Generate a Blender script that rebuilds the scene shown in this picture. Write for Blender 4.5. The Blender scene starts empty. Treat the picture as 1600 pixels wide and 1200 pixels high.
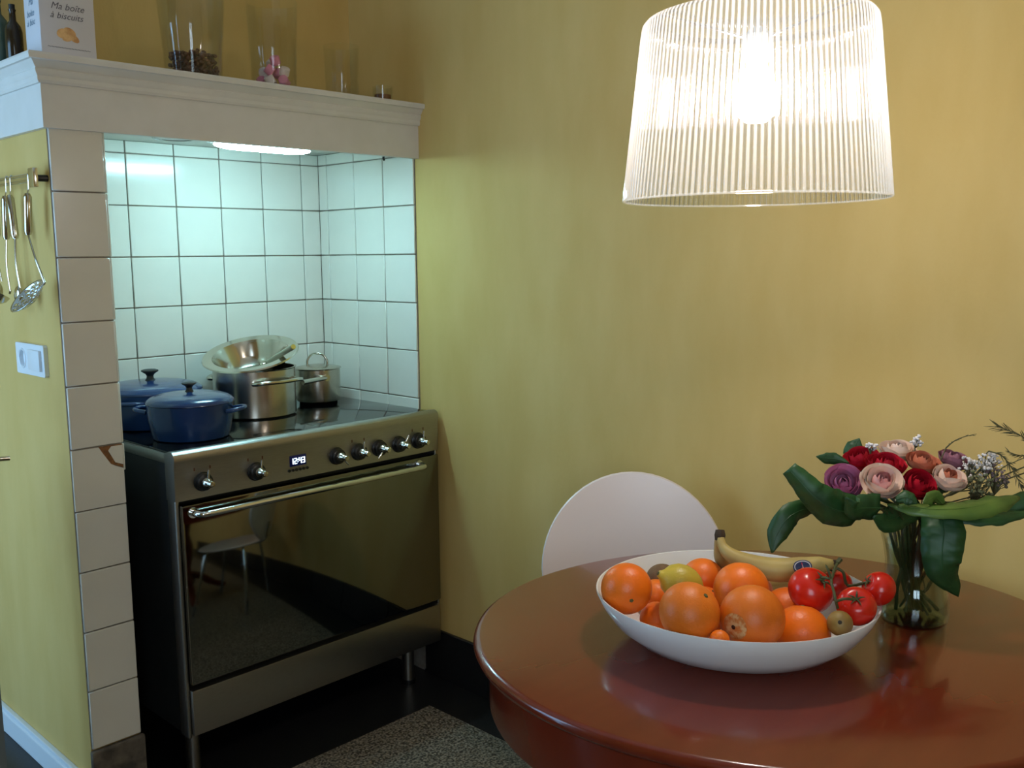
import bpy, bmesh, math, random
from mathutils import Vector, Matrix
random.seed(7)
PI = math.pi
sc = bpy.context.scene
COL = sc.collection

# ------------------------------------------------------------------ camera
FPX = 1501.3257
CAM = Vector((-2.02033504, -2.8893419, 1.39503377))
RX = Vector((0.69394483, -0.71996009, -0.00990127))
UP = Vector((0.10332351, 0.08596225, 0.99092621))
FW = Vector((0.71257619, 0.68867115, -0.13404186))
cd = bpy.data.cameras.new('camera')
cam = bpy.data.objects.new('camera', cd); COL.objects.link(cam)
cam.matrix_world = Matrix(((RX.x, UP.x, -FW.x, CAM.x), (RX.y, UP.y, -FW.y, CAM.y), (RX.z, UP.z, -FW.z, CAM.z), (0, 0, 0, 1)))
cd.sensor_width = 36.0; cd.lens = FPX / 1600 * 36.0; cd.clip_start = 0.05
sc.camera = cam

def ray(x, y): return RX * ((x - 800) / FPX) + UP * (-(y - 600) / FPX) + FW
def on(x, y, ax, v):
    d = ray(x, y); return CAM + d * ((v - CAM[ax]) / d[ax])
def dep(x, y, D): return CAM + ray(x, y) * D

# ------------------------------------------------------------------ light and exposure
w = bpy.data.worlds.new('world'); sc.world = w; w.use_nodes = True
w.node_tree.nodes['Background'].inputs[0].default_value = (0.62, 0.80, 1.0, 1)
w.node_tree.nodes['Background'].inputs[1].default_value = 1.2
sc.view_settings.view_transform = 'Standard'; sc.view_settings.look = 'None'
sc.view_settings.exposure = 0.0; sc.view_settings.gamma = 1.0
sc.view_settings.use_curve_mapping = False

WINDOW_W = 52.0     # daylight through the window of the left wall
WINDOW2_W = 40.0    # daylight through the second window, beside the photographer
BULB_E = 208.0      # pendant bulb emission
TUBE_E = 95.0       # fluorescent tube emission
def area(name, loc, rot, sx, sy, power, col):
    l = bpy.data.lights.new(name, 'AREA'); l.shape = 'RECTANGLE'; l.size = sx; l.size_y = sy
    l.energy = power; l.color = col
    o = bpy.data.objects.new(name, l); COL.objects.link(o); o.location = loc; o.rotation_euler = rot
    return o
area('window_left_offscreen', (-2.84, -0.24, 1.185), (0, -PI / 2, 0), 2.1, 1.2, WINDOW_W, (0.29, 0.60, 1.0))
area('window_left_rear_offscreen', (-2.84, -3.8, 1.6), (0, -PI / 2, 0), 1.3, 1.3, WINDOW2_W, (0.64, 0.82, 1.0))

# ------------------------------------------------------------------ helpers
def lin(c):
    return tuple((v / 255 / 12.92) if v / 255 <= 0.04045 else ((v / 255 + 0.055) / 1.055) ** 2.4 for v in c)

def node(nt, t, **kw):
    n = nt.nodes.new(t)
    for k, v in kw.items(): setattr(n, k, v)
    return n

def mat(name, rgb, rough=0.5, metal=0.0, rgb2=None, scale=20.0, stretch=(1, 1, 1), detail=3.0, bump=0.0, bscale=None,
        spec=0.5, coat=0.0, sss=0.0, lo=0.35, hi=0.65, aniso=0.0, trans=0.0):
    m = bpy.data.materials.new(name); m.use_nodes = True; nt = m.node_tree
    b = nt.nodes['Principled BSDF']
    b.inputs['Base Color'].default_value = (*lin(rgb), 1); b.inputs['Roughness'].default_value = rough
    b.inputs['Metallic'].default_value = metal; b.inputs['Specular IOR Level'].default_value = spec
    b.inputs['Coat Weight'].default_value = coat; b.inputs['Coat Roughness'].default_value = 0.06
    if aniso: b.inputs['Anisotropic'].default_value = aniso
    if sss:
        b.inputs['Subsurface Weight'].default_value = sss; b.inputs['Subsurface Scale'].default_value = 0.01
    if trans: b.inputs['Transmission Weight'].default_value = trans
    tc = node(nt, 'ShaderNodeTexCoord'); mp = node(nt, 'ShaderNodeMapping')
    mp.inputs['Scale'].default_value = stretch
    nt.links.new(tc.outputs['Object'], mp.inputs['Vector'])
    nz = node(nt, 'ShaderNodeTexNoise'); nz.inputs['Scale'].default_value = scale; nz.inputs['Detail'].default_value = detail
    nt.links.new(mp.outputs[0], nz.inputs['Vector'])
    if rgb2 is not None:
        cr = node(nt, 'ShaderNodeValToRGB')
        cr.color_ramp.elements[0].position = lo; cr.color_ramp.elements[1].position = hi
        cr.color_ramp.elements[0].color = (*lin(rgb), 1); cr.color_ramp.elements[1].color = (*lin(rgb2), 1)
        nt.links.new(nz.outputs[0], cr.inputs[0]); nt.links.new(cr.outputs[0], b.inputs['Base Color'])
    if bump:
        n2 = nz
        if bscale:
            n2 = node(nt, 'ShaderNodeTexNoise'); n2.inputs['Scale'].default_value = bscale; n2.inputs['Detail'].default_value = 4
            nt.links.new(mp.outputs[0], n2.inputs['Vector'])
        bp = node(nt, 'ShaderNodeBump'); bp.inputs['Strength'].default_value = bump; bp.inputs['Distance'].default_value = 0.002
        nt.links.new(n2.outputs[0], bp.inputs['Height']); nt.links.new(bp.outputs[0], b.inputs['Normal'])
    return m

def emis(name, rgb, strength):
    m = bpy.data.materials.new(name); m.use_nodes = True; nt = m.node_tree
    nt.nodes.remove(nt.nodes['Principled BSDF'])
    e = node(nt, 'ShaderNodeEmission'); e.inputs[0].default_value = (*lin(rgb), 1); e.inputs[1].default_value = strength
    nt.links.new(e.outputs[0], nt.nodes['Material Output'].inputs[0]); return m

def thin_glass(name, tint=(1, 1, 1), haze=0.0, hazecol=(1, 1, 1), gloss=1.0, rough=0.02, ior=1.45):
    """thin clear wall: see-through, with mirror reflection by Fresnel and a little scattering"""
    m = bpy.data.materials.new(name); m.use_nodes = True; nt = m.node_tree
    nt.nodes.remove(nt.nodes['Principled BSDF'])
    t = node(nt, 'ShaderNodeBsdfTransparent'); t.inputs[0].default_value = (*tint, 1)
    g = node(nt, 'ShaderNodeBsdfGlossy'); g.inputs['Roughness'].default_value = rough; g.inputs[0].default_value = (gloss, gloss, gloss, 1)
    lw = node(nt, 'ShaderNodeLayerWeight'); lw.inputs[0].default_value = 0.5
    pw = node(nt, 'ShaderNodeMath', operation='POWER'); pw.inputs[1].default_value = 4.0
    nt.links.new(lw.outputs['Facing'], pw.inputs[0])
    f0 = ((ior - 1) / (ior + 1)) ** 2
    ma = node(nt, 'ShaderNodeMath', operation='MULTIPLY_ADD'); ma.inputs[1].default_value = 0.85 - f0; ma.inputs[2].default_value = f0
    nt.links.new(pw.outputs[0], ma.inputs[0])
    mx = node(nt, 'ShaderNodeMixShader'); nt.links.new(ma.outputs[0], mx.inputs[0])
    nt.links.new(g.outputs[0], mx.inputs[2])
    if haze:
        tl = node(nt, 'ShaderNodeBsdfTranslucent'); tl.inputs[0].default_value = (*hazecol, 1)
        df = node(nt, 'ShaderNodeBsdfDiffuse'); df.inputs[0].default_value = (*hazecol, 1)
        m1 = node(nt, 'ShaderNodeMixShader'); m1.inputs[0].default_value = 0.35
        nt.links.new(tl.outputs[0], m1.inputs[1]); nt.links.new(df.outputs[0], m1.inputs[2])
        m2 = node(nt, 'ShaderNodeMixShader'); m2.inputs[0].default_value = haze
        nt.links.new(t.outputs[0], m2.inputs[1]); nt.links.new(m1.outputs[0], m2.inputs[2])
        nt.links.new(m2.outputs[0], mx.inputs[1])
    else:
        nt.links.new(t.outputs[0], mx.inputs[1])
    nt.links.new(mx.outputs[0], nt.nodes['Material Output'].inputs[0]); return m

class MB:
    """collects shapes into one mesh"""
    def __init__(s): s.bm = bmesh.new()
    def box(s, x0, x1, y0, y1, z0, z1, bev=0.0, seg=2):
        b2 = bmesh.new()
        bmesh.ops.create_cube(b2, size=1.0)
        for v in b2.verts: v.co = Vector(((x0 + x1) / 2 + v.co.x * (x1 - x0), (y0 + y1) / 2 + v.co.y * (y1 - y0), (z0 + z1) / 2 + v.co.z * (z1 - z0)))
        if bev: bmesh.ops.bevel(b2, geom=b2.edges[:], offset=bev, segments=seg, affect='EDGES', profile=0.6)
        s._merge(b2); return s
    def _merge(s, b2, M=None):
        if M is not None: bmesh.ops.transform(b2, matrix=M, verts=b2.verts)
        me = bpy.data.meshes.new('tmp'); b2.to_mesh(me); b2.free(); s.bm.from_mesh(me); bpy.data.meshes.remove(me)
    def lathe(s, prof, seg=48, M=None, sx=1.0, sy=1.0):
        b2 = bmesh.new(); rings = []
        for r, z in prof:
            if r < 1e-6: rings.append([b2.verts.new((0, 0, z))])
            else: rings.append([b2.verts.new((r * sx * math.cos(2 * PI * i / seg), r * sy * math.sin(2 * PI * i / seg), z)) for i in range(seg)])
        for a, b in zip(rings[:-1], rings[1:]):
            for i in range(seg):
                j = (i + 1) % seg
                if len(a) == 1 and len(b) == 1: continue
                if len(a) == 1: b2.faces.new((a[0], b[j], b[i]))
                elif len(b) == 1: b2.faces.new((a[i], a[j], b[0]))
                else: b2.faces.new((a[i], a[j], b[j], b[i]))
        bmesh.ops.recalc_face_normals(b2, faces=b2.faces)
        s._merge(b2, M); return s
    def cyl(s, p, q, r, r2=None, seg=16):
        p = Vector(p); q = Vector(q); d = q - p; L = d.length
        M = Matrix.Translation(p) @ d.to_track_quat('Z', 'Y').to_matrix().to_4x4()
        r2 = r if r2 is None else r2
        return s.lathe([(0, 0), (r, 0), (r2, L), (0, L)], seg, M)
    def tube(s, pts, r, seg=8, close=True):
        pts = [Vector(p) for p in pts]; n = len(pts)
        rs = r if isinstance(r, (list, tuple)) else [r] * n
        b2 = bmesh.new(); rings = []
        t0 = (pts[1] - pts[0]).normalized()
        u = t0.orthogonal().normalized()
        for i in range(n):
            t = (pts[min(i + 1, n - 1)] - pts[max(i - 1, 0)]).normalized()
            u = (u - t * u.dot(t)).normalized(); v = t.cross(u)
            rings.append([b2.verts.new(pts[i] + (u * math.cos(2 * PI * k / seg) + v * math.sin(2 * PI * k / seg)) * rs[i]) for k in range(seg)])
        for a, b in zip(rings[:-1], rings[1:]):
            for k in range(seg):
                j = (k + 1) % seg; b2.faces.new((a[k], a[j], b[j], b[k]))
        if close:
            b2.faces.new(list(reversed(rings[0]))); b2.faces.new(rings[-1])
        bmesh.ops.recalc_face_normals(b2, faces=b2.faces)
        s._merge(b2); return s
    def sphere(s, c, r, sx=1, sy=1, sz=1, u=24, v=16, M=None):
        b2 = bmesh.new(); bmesh.ops.create_uvsphere(b2, u_segments=u, v_segments=v, radius=r)
        for q in b2.verts: q.co = Vector((q.co.x * sx, q.co.y * sy, q.co.z * sz))
        T = Matrix.Translation(Vector(c)) @ (M if M is not None else Matrix())
        s._merge(b2, T); return s
    def poly(s, verts, faces):
        b2 = bmesh.new(); vs = [b2.verts.new(v) for v in verts]
        for f in faces: b2.faces.new([vs[i] for i in f])
        s._merge(b2); return s
    def prism(s, outline, axis, a0, a1):
        """outline of 2D points extruded along axis (0,1,2)"""
        def P(p, a):
            q = list(p); q.insert(axis, a); return q
        n = len(outline); vs = [P(p, a0) for p in outline] + [P(p, a1) for p in outline]
        fs = [list(range(n)), list(range(2 * n - 1, n - 1, -1))] + [[i, (i + 1) % n + 0, (i + 1) % n + n, i + n] for i in range(n)]
        b2 = bmesh.new(); v2 = [b2.verts.new(v) for v in vs]
        for f in fs: b2.faces.new([v2[i] for i in f])
        bmesh.ops.recalc_face_normals(b2, faces=b2.faces); s._merge(b2); return s
    def xf(s, M): bmesh.ops.transform(s.bm, matrix=M, verts=s.bm.verts); return s
    def mesh(s, name, m, smooth=True, angle=38):
        me = bpy.data.meshes.new(name)
        if smooth:
            for f in s.bm.faces: f.smooth = True
            for e in s.bm.edges:
                if len(e.link_faces) == 2 and e.calc_face_angle(0) > math.radians(angle): e.smooth = False
        s.bm.to_mesh(me); s.bm.free(); me.materials.append(m); return me
    def build(s, name, m, parent=None, smooth=True, angle=38):
        o = bpy.data.objects.new(name, s.mesh(name, m, smooth, angle)); COL.objects.link(o)
        if parent is not None:
            o.parent = parent
            o.matrix_parent_inverse = WM(parent).inverted()
        return o

def WM(o):
    """world matrix without a depsgraph update"""
    M = o.matrix_basis.copy()
    if o.parent: M = WM(o.parent) @ o.matrix_parent_inverse @ M
    return M
def tag(o, label=None, cat=None, group=None, kind=None):
    if label: o['label'] = label
    if cat: o['category'] = cat
    if group: o['group'] = group
    if kind: o['kind'] = kind
    return o
def thing(name, loc, label, cat, group=None, rz=0.0):
    o = bpy.data.objects.new(name, None); COL.objects.link(o); o.location = loc; o.rotation_euler.z = rz
    o.empty_display_size = 0.05
    return tag(o, label, cat, group)
def struct(mb, name, m, parent=None, smooth=False):
    o = mb.build(name, m, parent, smooth)
    if parent is None: o['kind'] = 'structure'
    return o
def inst(me, name, loc, parent=None, rot=None, scale=None):
    o = bpy.data.objects.new(name, me); COL.objects.link(o)
    M = Matrix.Translation(Vector(loc))
    if rot is not None: M = M @ rot
    if parent is not None:
        o.parent = parent; o.matrix_parent_inverse = WM(parent).inverted()
    o.matrix_basis = M
    if scale is not None: o.scale = scale
    return o
def catmull(pts, n=6):
    pts = [Vector(p) for p in pts]; out = []
    P = [pts[0] * 2 - pts[1]] + pts + [pts[-1] * 2 - pts[-2]]
    for i in range(1, len(P) - 2):
        for k in range(n):
            t = k / n; a, b, c, d = P[i - 1:i + 3]
            out.append(0.5 * ((2 * b) + (c - a) * t + (2 * a - 5 * b + 4 * c - d) * t * t + (3 * b - a - 3 * c + d) * t ** 3))
    out.append(pts[-1]); return out
def text_mesh(s, size, name, m, shear=0.0, extrude=0.0):
    cu = bpy.data.curves.new('t', 'FONT'); cu.body = s; cu.size = size; cu.shear = shear; cu.extrude = extrude
    cu.align_x = 'CENTER'; cu.resolution_u = 3
    o = bpy.data.objects.new('t', cu); me = bpy.data.meshes.new_from_object(o); me.name = name
    bpy.data.objects.remove(o); bpy.data.curves.remove(cu); me.materials.clear(); me.materials.append(m)
    return me

# ------------------------------------------------------------------ materials
M_yellow = mat('yellow_plaster', (203, 169, 100), 0.75, rgb2=(210, 177, 110), scale=9, stretch=(1, 1, 0.35), detail=6, bump=0.25, bscale=140, spec=0.25)
M_white_plaster = mat('white_plaster', (226, 224, 216), 0.8, spec=0.2, bump=0.1, bscale=60)
M_tile = mat('glazed_tile', (222, 216, 204), 0.14, rgb2=(228, 222, 210), scale=5, spec=0.5, coat=0.15)
M_grout = mat('grout', (136, 124, 112), 0.9, rgb2=(150, 138, 126), scale=60, spec=0.2)
M_mortar = mat('old_mortar', (150, 104, 66), 0.95, rgb2=(120, 84, 56), scale=90, bump=0.8, bscale=120, spec=0.1)
M_paint = mat('white_paint', (214, 209, 201), 0.45, rgb2=(219, 214, 207), scale=14, spec=0.4, bump=0.08, bscale=30)
M_baseboard = mat('baseboard_paint', (222, 226, 230), 0.4, spec=0.4)
M_black_tile = mat('black_terrazzo', (26, 25, 26), 0.35, rgb2=(44, 42, 42), scale=160, detail=2, lo=0.5, hi=0.75)
M_plinth = mat('worn_plinth', (70, 64, 58), 0.6, rgb2=(120, 108, 94), scale=22, detail=6, lo=0.4, hi=0.7, bump=0.4, bscale=80)
M_terrazzo = mat('speckled_terrazzo', (58, 52, 46), 0.4, rgb2=(150, 138, 122), scale=150, detail=2.5, lo=0.38, hi=0.66)
M_steel = mat('brushed_steel', (166, 162, 155), 0.34, 1.0, rgb2=(174, 170, 163), scale=60, stretch=(1, 1, 14), bump=0.05, bscale=60)
M_steel_front = mat('brushed_steel_front', (166, 162, 155), 0.36, 1.0, rgb2=(174, 170, 163), scale=40, stretch=(1, 20, 20))
M_steel_side = mat('dark_steel_side', (62, 64, 66), 0.4, 0.6, rgb2=(70, 72, 74), scale=8)  # cooker body and sides, a darker grey than the front steel
M_chrome = mat('chrome', (218, 222, 226), 0.14, 1.0)
M_polished = mat('polished_steel', (200, 194, 180), 0.16, 1.0)
M_pot = mat('pot_steel', (190, 182, 168), 0.24, 1.0, rgb2=(198, 190, 176), scale=50, stretch=(1, 1, 12))
M_blackglass = mat('black_ceramic_glass', (6, 7, 8), 0.07, spec=0.6)
M_ovenglass = mat('oven_glass', (130, 129, 122), 0.05, 1.0)
M_black = mat('black_plastic', (14, 14, 15), 0.35)
M_blue = mat('blue_enamel', (20, 48, 92), 0.22, rgb2=(22, 52, 98), scale=8, coat=0.3)
M_knobblack = mat('phenolic_black', (22, 21, 22), 0.45)
M_white_gloss = mat('white_plastic', (224, 226, 228), 0.28)
M_chair = mat('chair_white', (226, 210, 204), 0.34, spec=0.45)
M_wood = mat('red_mahogany', (100, 32, 16), 0.2, rgb2=(114, 40, 20), scale=2.5, stretch=(1, 8, 1), detail=3, lo=0.2, hi=0.8, spec=0.5, coat=0.3)
M_ceramic = mat('white_ceramic', (226, 224, 222), 0.12, spec=0.55, coat=0.3)
M_counter = mat('brown_worktop', (120, 78, 46), 0.4, rgb2=(140, 92, 56), scale=10, stretch=(1, 12, 1))
M_cab = mat('grey_blue_cabinet', (96, 108, 116), 0.5, rgb2=(102, 114, 122), scale=6)
M_glass = thin_glass('clear_glass', (0.97, 0.98, 0.97))
M_tube = emis('fluorescent_tube', (180, 246, 262), TUBE_E)
M_digit = emis('clock_digits', (215, 240, 255), 5.0)

# ------------------------------------------------------------------ the room
TP = 0.155                                   # tile pitch
ROOM_X0, ROOM_Y0, ROOM_Y1, CEIL = -2.75, -5.2, 0.45, 2.75
floor = struct(MB().box(ROOM_X0, 0.0, ROOM_Y0, ROOM_Y1, -0.08, 0.0), 'floor', M_black_tile)
struct(MB().box(ROOM_X0 + 0.16, -0.165, ROOM_Y0 + 0.16, -0.725, -0.01, 0.0015), 'terrazzo_field', M_terrazzo, floor)
struct(MB().box(ROOM_X0 - 0.1, 0.1, ROOM_Y0 - 0.1, ROOM_Y1 + 0.1, CEIL, CEIL + 0.1), 'ceiling', M_white_plaster)
struct(MB().box(0.0, 0.1, ROOM_Y0, ROOM_Y1, -0.08, CEIL), 'wall_right', M_yellow)
struct(MB().box(ROOM_X0, 0.0, ROOM_Y1, ROOM_Y1 + 0.1, -0.08, CEIL), 'wall_back', M_yellow)
struct(MB().box(ROOM_X0, 0.0, ROOM_Y0 - 0.1, ROOM_Y0, -0.08, CEIL), 'wall_front', M_yellow)
WY0, WY1, WZ0, WZ1 = -0.85, 0.37, 0.12, 2.25    # window opening in the left wall
W2 = (-4.45, -3.15, 0.95, 2.25)               # second window, out of view beside the photographer
mb = MB()
for y0, y1, z0, z1 in ((ROOM_Y0, W2[0], -0.08, CEIL), (W2[1], WY0, -0.08, CEIL), (WY1, ROOM_Y1, -0.08, CEIL), (WY0, WY1, -0.08, WZ0), (WY0, WY1, WZ1, CEIL), (W2[0], W2[1], -0.08, W2[2]), (W2[0], W2[1], W2[3], CEIL)):
    mb.box(-2.85, -2.75, y0, y1, z0, z1)
struct(mb, 'wall_left', M_yellow)
for nm, (a0, a1, b0, b1) in (('window_1', (WY0, WY1, WZ0, WZ1)), ('window_2', W2)):
    win = tag(thing(nm, (-2.80, (a0 + a1) / 2, b0), None, None), kind='structure')
    mid_ = (a0 + a1) / 2
    mb = MB()
    for y0, y1, z0, z1 in ((a0, a0 + 0.06, b0, b1), (a1 - 0.06, a1, b0, b1), (a0, a1, b0, b0 + 0.06), (a0, a1, b1 - 0.06, b1), (mid_ - 0.03, mid_ + 0.03, b0, b1)):
        mb.box(-2.81, -2.75, y0, y1, z0, z1)
    mb.build('window_frame', M_baseboard, win, False)
    for y0, y1 in ((a0 + 0.06, mid_ - 0.03), (mid_ + 0.03, a1 - 0.06)):
        MB().box(-2.785, -2.78, y0, y1, b0 + 0.06, b1 - 0.06).build('pane', M_glass, win, False)

# chimney breast with the cooking niche
PX0, PX1, PY, PYB = -1.119, -0.992, -0.518, 0.45
struct(MB().box(PX0, PX1, PY, PYB, 0.0, 1.745), 'wall_chimney', M_yellow)
struct(MB().box(PX1, 0.0, 0.0, PYB, 0.0, 1.745), 'wall_niche', M_grout)
struct(MB().box(PX0, 0.0, -0.2, PYB, 1.795, CEIL), 'wall_chimney_upper', M_yellow)
struct(MB().box(PX0, 0.0, -0.52, PYB, 1.745, 1.795), 'ceiling_niche', M_white_plaster)

def tile_mesh(w, h, m, th=0.006, bev=0.0018):
    return MB().box(-w / 2, w / 2, -th, 0, -h / 2, h / 2, bev, 1).mesh('tile', m)
cache = {}
def put_tile(par, ax, lo, hi, z0, z1, plane, m):
    """ax 0: tile faces -Y ; ax 1: tile faces -X ; ax 2: tile faces +X"""
    g = 0.0030
    wd, ht = hi - lo - g, z1 - z0 - g
    if wd < 0.012 or ht < 0.012: return
    k = (round(wd, 4), round(ht, 4), m.name)
    if k not in cache: cache[k] = tile_mesh(wd, ht, m)
    c = (lo + hi) / 2; z = (z0 + z1) / 2
    j = random.uniform(-0.0008, 0.0006)
    if ax == 0: inst(cache[k], 'tile', (c, plane + j, z), par)
    elif ax == 1: inst(cache[k], 'tile', (plane + j, c, z), par, Matrix.Rotation(-PI / 2, 4, 'Z'))
    else: inst(cache[k], 'tile', (plane + j, c, z), par, Matrix.Rotation(PI / 2, 4, 'Z'))
O = bpy.data.objects
rows = [0.86, 0.932, 1.087, 1.242, 1.397, 1.552, 1.707, 1.745]
cols = [PX1] + [-(0.0793 + k * TP) for k in range(5, -1, -1)] + [-0.006]
for z0, z1 in zip(rows[:-1], rows[1:]):
    for x0, x1 in zip(cols[:-1], cols[1:]): put_tile(O['wall_niche'], 0, x0, x1, z0, z1, 0.0, M_tile)
# right side of the niche, set on the yellow wall over a bed of grout
bed = MB().box(-0.0025, 0.001, -0.5205, 0.0, 0.0, 1.745).build('grout_bed', M_grout, O['wall_right'], False)
ys = [-(0.0557 + k * TP) for k in range(3, -1, -1)] + [-0.006]
for z0, z1 in zip(rows[:-1], rows[1:]):
    for y0, y1 in zip(ys[:-1], ys[1:]): put_tile(O['wall_right'], 1, y0, y1, z0, z1, -0.0025, M_tile)
bed = MB().box(PX1 - 0.001, PX1 + 0.0025, -0.518, 0.0, 0.0, 1.745).build('grout_bed', M_grout, O['wall_chimney'], False)
for z0, z1 in zip(rows[:-1], rows[1:]):
    for y0, y1 in zip(ys[:-1], ys[1:]): put_tile(O['wall_chimney'], 2, y0, y1, z0, z1, PX1 + 0.0025, M_tile)
# pillar front: one tile wide, the fifth one down is chipped at its upper right corner
bed = MB().box(PX0 + 0.001, PX1 + 0.002, PY - 0.002, PY + 0.001, 0.157, 1.70).build('grout_bed', M_grout, O['wall_chimney'], False)
zl = [0.157 + k * TP for k in range(11)]
for z0, z1 in zip(zl[:-1], zl[1:]):
    if abs(z0 - 0.777) < 0.01:
        a, b, c, d = PX0 + 0.002, PX1 + 0.001, z0 + 0.002, z1 - 0.002
        ch = [(a, c), (b, c), (b, d - 0.062), (b - 0.022, d - 0.052), (b - 0.032, d - 0.046), (b - 0.052, d - 0.014), (b - 0.060, d), (a, d)]
        MB().prism(ch, 1, PY - 0.008, PY - 0.002).build('tile', M_tile, O['wall_chimney'], False)
        pm = [(b, d - 0.060), (b - 0.023, d - 0.050), (b - 0.033, d - 0.045), (b - 0.052, d - 0.014), (b - 0.059, d), (b, d)]
        MB().prism(pm, 1, PY - 0.0055, PY - 0.001).build('bare_mortar', M_mortar, O['wall_chimney'], False)
        pc = [(b, d - 0.052), (b - 0.02, d - 0.044), (b - 0.036, d - 0.012), (b - 0.028, d - 0.002), (b, d - 0.002)]
        MB().prism(pc, 1, PY - 0.0068, PY - 0.005).build('tile_shard', M_tile, O['wall_chimney'], False)
    else:
        put_tile(O['wall_chimney'], 0, PX0 + 0.0005, PX1 + 0.0027, z0, min(z1, 1.70), PY - 0.002, M_tile)

# skirtings
struct(MB().box(-1.137, PX0, -0.52, PYB, 0.0, 0.062, 0.004).box(-1.133, PX0, -0.52, PYB, 0.06, 0.075, 0.003), 'baseboard_left', M_baseboard)
struct(MB().box(PX0 - 0.004, PX1 + 0.008, -0.536, PY, 0.0, 0.155, 0.006), 'trim_1', M_plinth)
pl = struct(MB().box(-0.011, 0.0, ROOM_Y0, -0.525, 0.0, 0.01), 'baseboard_right', M_black_tile)
y = -0.53
while y > -4.4:
    MB().box(-0.012, 0.0, y - 0.298, y, 0.0, 0.165, 0.002, 1).build('plinth_tile', M_black_tile, pl); y -= 0.30

# ------------------------------------------------------------------ mantel
mantel = thing('mantel_shelf', (-0.56, -0.54, 1.695), 'long white moulded mantel shelf above the tiled cooking niche', 'mantel')
def sweep(prof, name, m):
    vs = []
    for o, z in prof: vs += [(0.0, -0.54 - o, z), (-1.132 - o, -0.54 - o, z), (-1.132 - o, 0.44, z)]
    fs = []
    for i in range(len(prof) - 1):
        a, b = 3 * i, 3 * i + 3
        fs += [(a, a + 1, b + 1, b), (a + 1, a + 2, b + 2, b + 1)]
    n = len(prof)
    fs += [[3 * i for i in range(n)], [3 * i + 2 for i in range(n)][::-1]]
    fs += [(3 * (n - 1), 3 * (n - 1) + 1, 1, 0), (3 * (n - 1) + 1, 3 * (n - 1) + 2, 2, 1)]
    b2 = MB().poly(vs, fs); bmesh.ops.recalc_face_normals(b2.bm, faces=b2.bm.faces)
    return b2.build(name, m, mantel, True, 25)
sweep([(-0.02, 1.695), (0.0, 1.695), (0.0, 1.797), (-0.02, 1.797)], 'frieze', M_paint)
sweep([(-0.02, 1.794), (0.006, 1.794), (0.009, 1.800), (0.009, 1.809), (0.013, 1.815), (0.015, 1.823), (0.013, 1.826), (0.016, 1.829), (0.022, 1.838), (0.026, 1.842), (0.032, 1.843), (0.034, 1.853), (0.032, 1.858), (-0.02, 1.858)], 'crown_moulding', M_paint)
MB().box(-1.115, 0.0, -0.522, -0.2, 1.80, 1.857).build('shelf_board', M_paint, mantel, False)

# ------------------------------------------------------------------ niche ceiling fittings
t = thing('niche_lamp', (-0.48, -0.42, 1.745), 'lit fluorescent lamp bar under the mantel inside the niche', 'lamp')
MB().box(-0.645, -0.315, -0.452, -0.388, 1.710, 1.746, 0.004).build('housing', M_white_gloss, t)
mb = MB()
b2 = bmesh.new(); bmesh.ops.create_uvsphere(b2, u_segments=24, v_segments=12, radius=1)
for v in b2.verts:
    sx = v.co.x; s_ = math.copysign(min(1, abs(sx)) ** 0.5, sx)
    v.co = Vector((-0.4805 + s_ * 0.157, -0.42 + v.co.y * 0.028, 1.704 + max(v.co.z, -0.9) * 0.013))
mb._merge(b2); mb.build('tube_cover', M_tube, t)
t = thing('extractor_vent', (-0.745, -0.41, 1.745), 'unlit oval white vent cover on the niche ceiling beside the lamp', 'vent')
MB().lathe([(0, 1.717), (0.05, 1.718), (0.072, 1.724), (0.078, 1.734), (0.078, 1.753), (0, 1.753)], 40, Matrix.Translation((-0.745, -0.41, -0.007))).build('cover', M_white_gloss, t)
MB().lathe([(0.052, 1.716), (0.058, 1.7165), (0.058, 1.722), (0.052, 1.722)], 40, Matrix.Translation((-0.745, -0.41, -0.007))).build('ring', M_steel, t)
tag(MB().tube(catmull([(-0.004, -0.40, 1.713), (-0.022, -0.40, 1.713), (-0.03, -0.40, 1.706), (-0.026, -0.40, 1.698)], 4), 0.0035).build('wall_hook', M_black), 'tiny black hook high on the right side of the niche', 'hook')

# ------------------------------------------------------------------ range cooker
SX0, SX1 = -0.906, -0.019
rc = thing('range_cooker', ((SX0 + SX1) / 2, -0.31, 0), 'wide stainless steel range cooker with black glass hob standing in the niche', 'cooker')
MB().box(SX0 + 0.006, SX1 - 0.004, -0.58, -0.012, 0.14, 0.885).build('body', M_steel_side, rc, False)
MB().box(SX0, SX0 + 0.0105, -0.618, -0.575, 0.138, 0.884, 0.004, 3).box(SX1 - 0.0085, SX1, -0.618, -0.575, 0.138, 0.884, 0.004, 3).box(SX0 + 0.004, SX1 - 0.004, -0.612, -0.575, 0.138, 0.1455, 0.002).build('front_frame', M_steel, rc)
MB().box(SX0, SX1, -0.60, -0.01, 0.872, 0.8975, 0.004).build('hob_frame', M_steel, rc)
MB().box(SX0 + 0.008, SX1 - 0.006, -0.592, -0.014, 0.895, 0.9025, 0.002).build('hob_glass', M_blackglass, rc)
pr = [(-0.575, 0.778), (-0.622, 0.778), (-0.6235, 0.868), (-0.626, 0.880), (-0.627, 0.890), (-0.624, 0.899), (-0.617, 0.905), (-0.607, 0.9075), (-0.596, 0.906), (-0.588, 0.902), (-0.575, 0.90)]
pan = MB().prism(pr, 0, SX0 - 0.001, SX1 + 0.001).build('control_panel', M_steel_front, rc, True, 30)
door = MB().box(-0.895, -0.028, -0.634, -0.59, 0.287, 0.767, 0.004).build('oven_door', M_ovenglass, rc)
hy, hz = -0.676, 0.747
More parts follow.
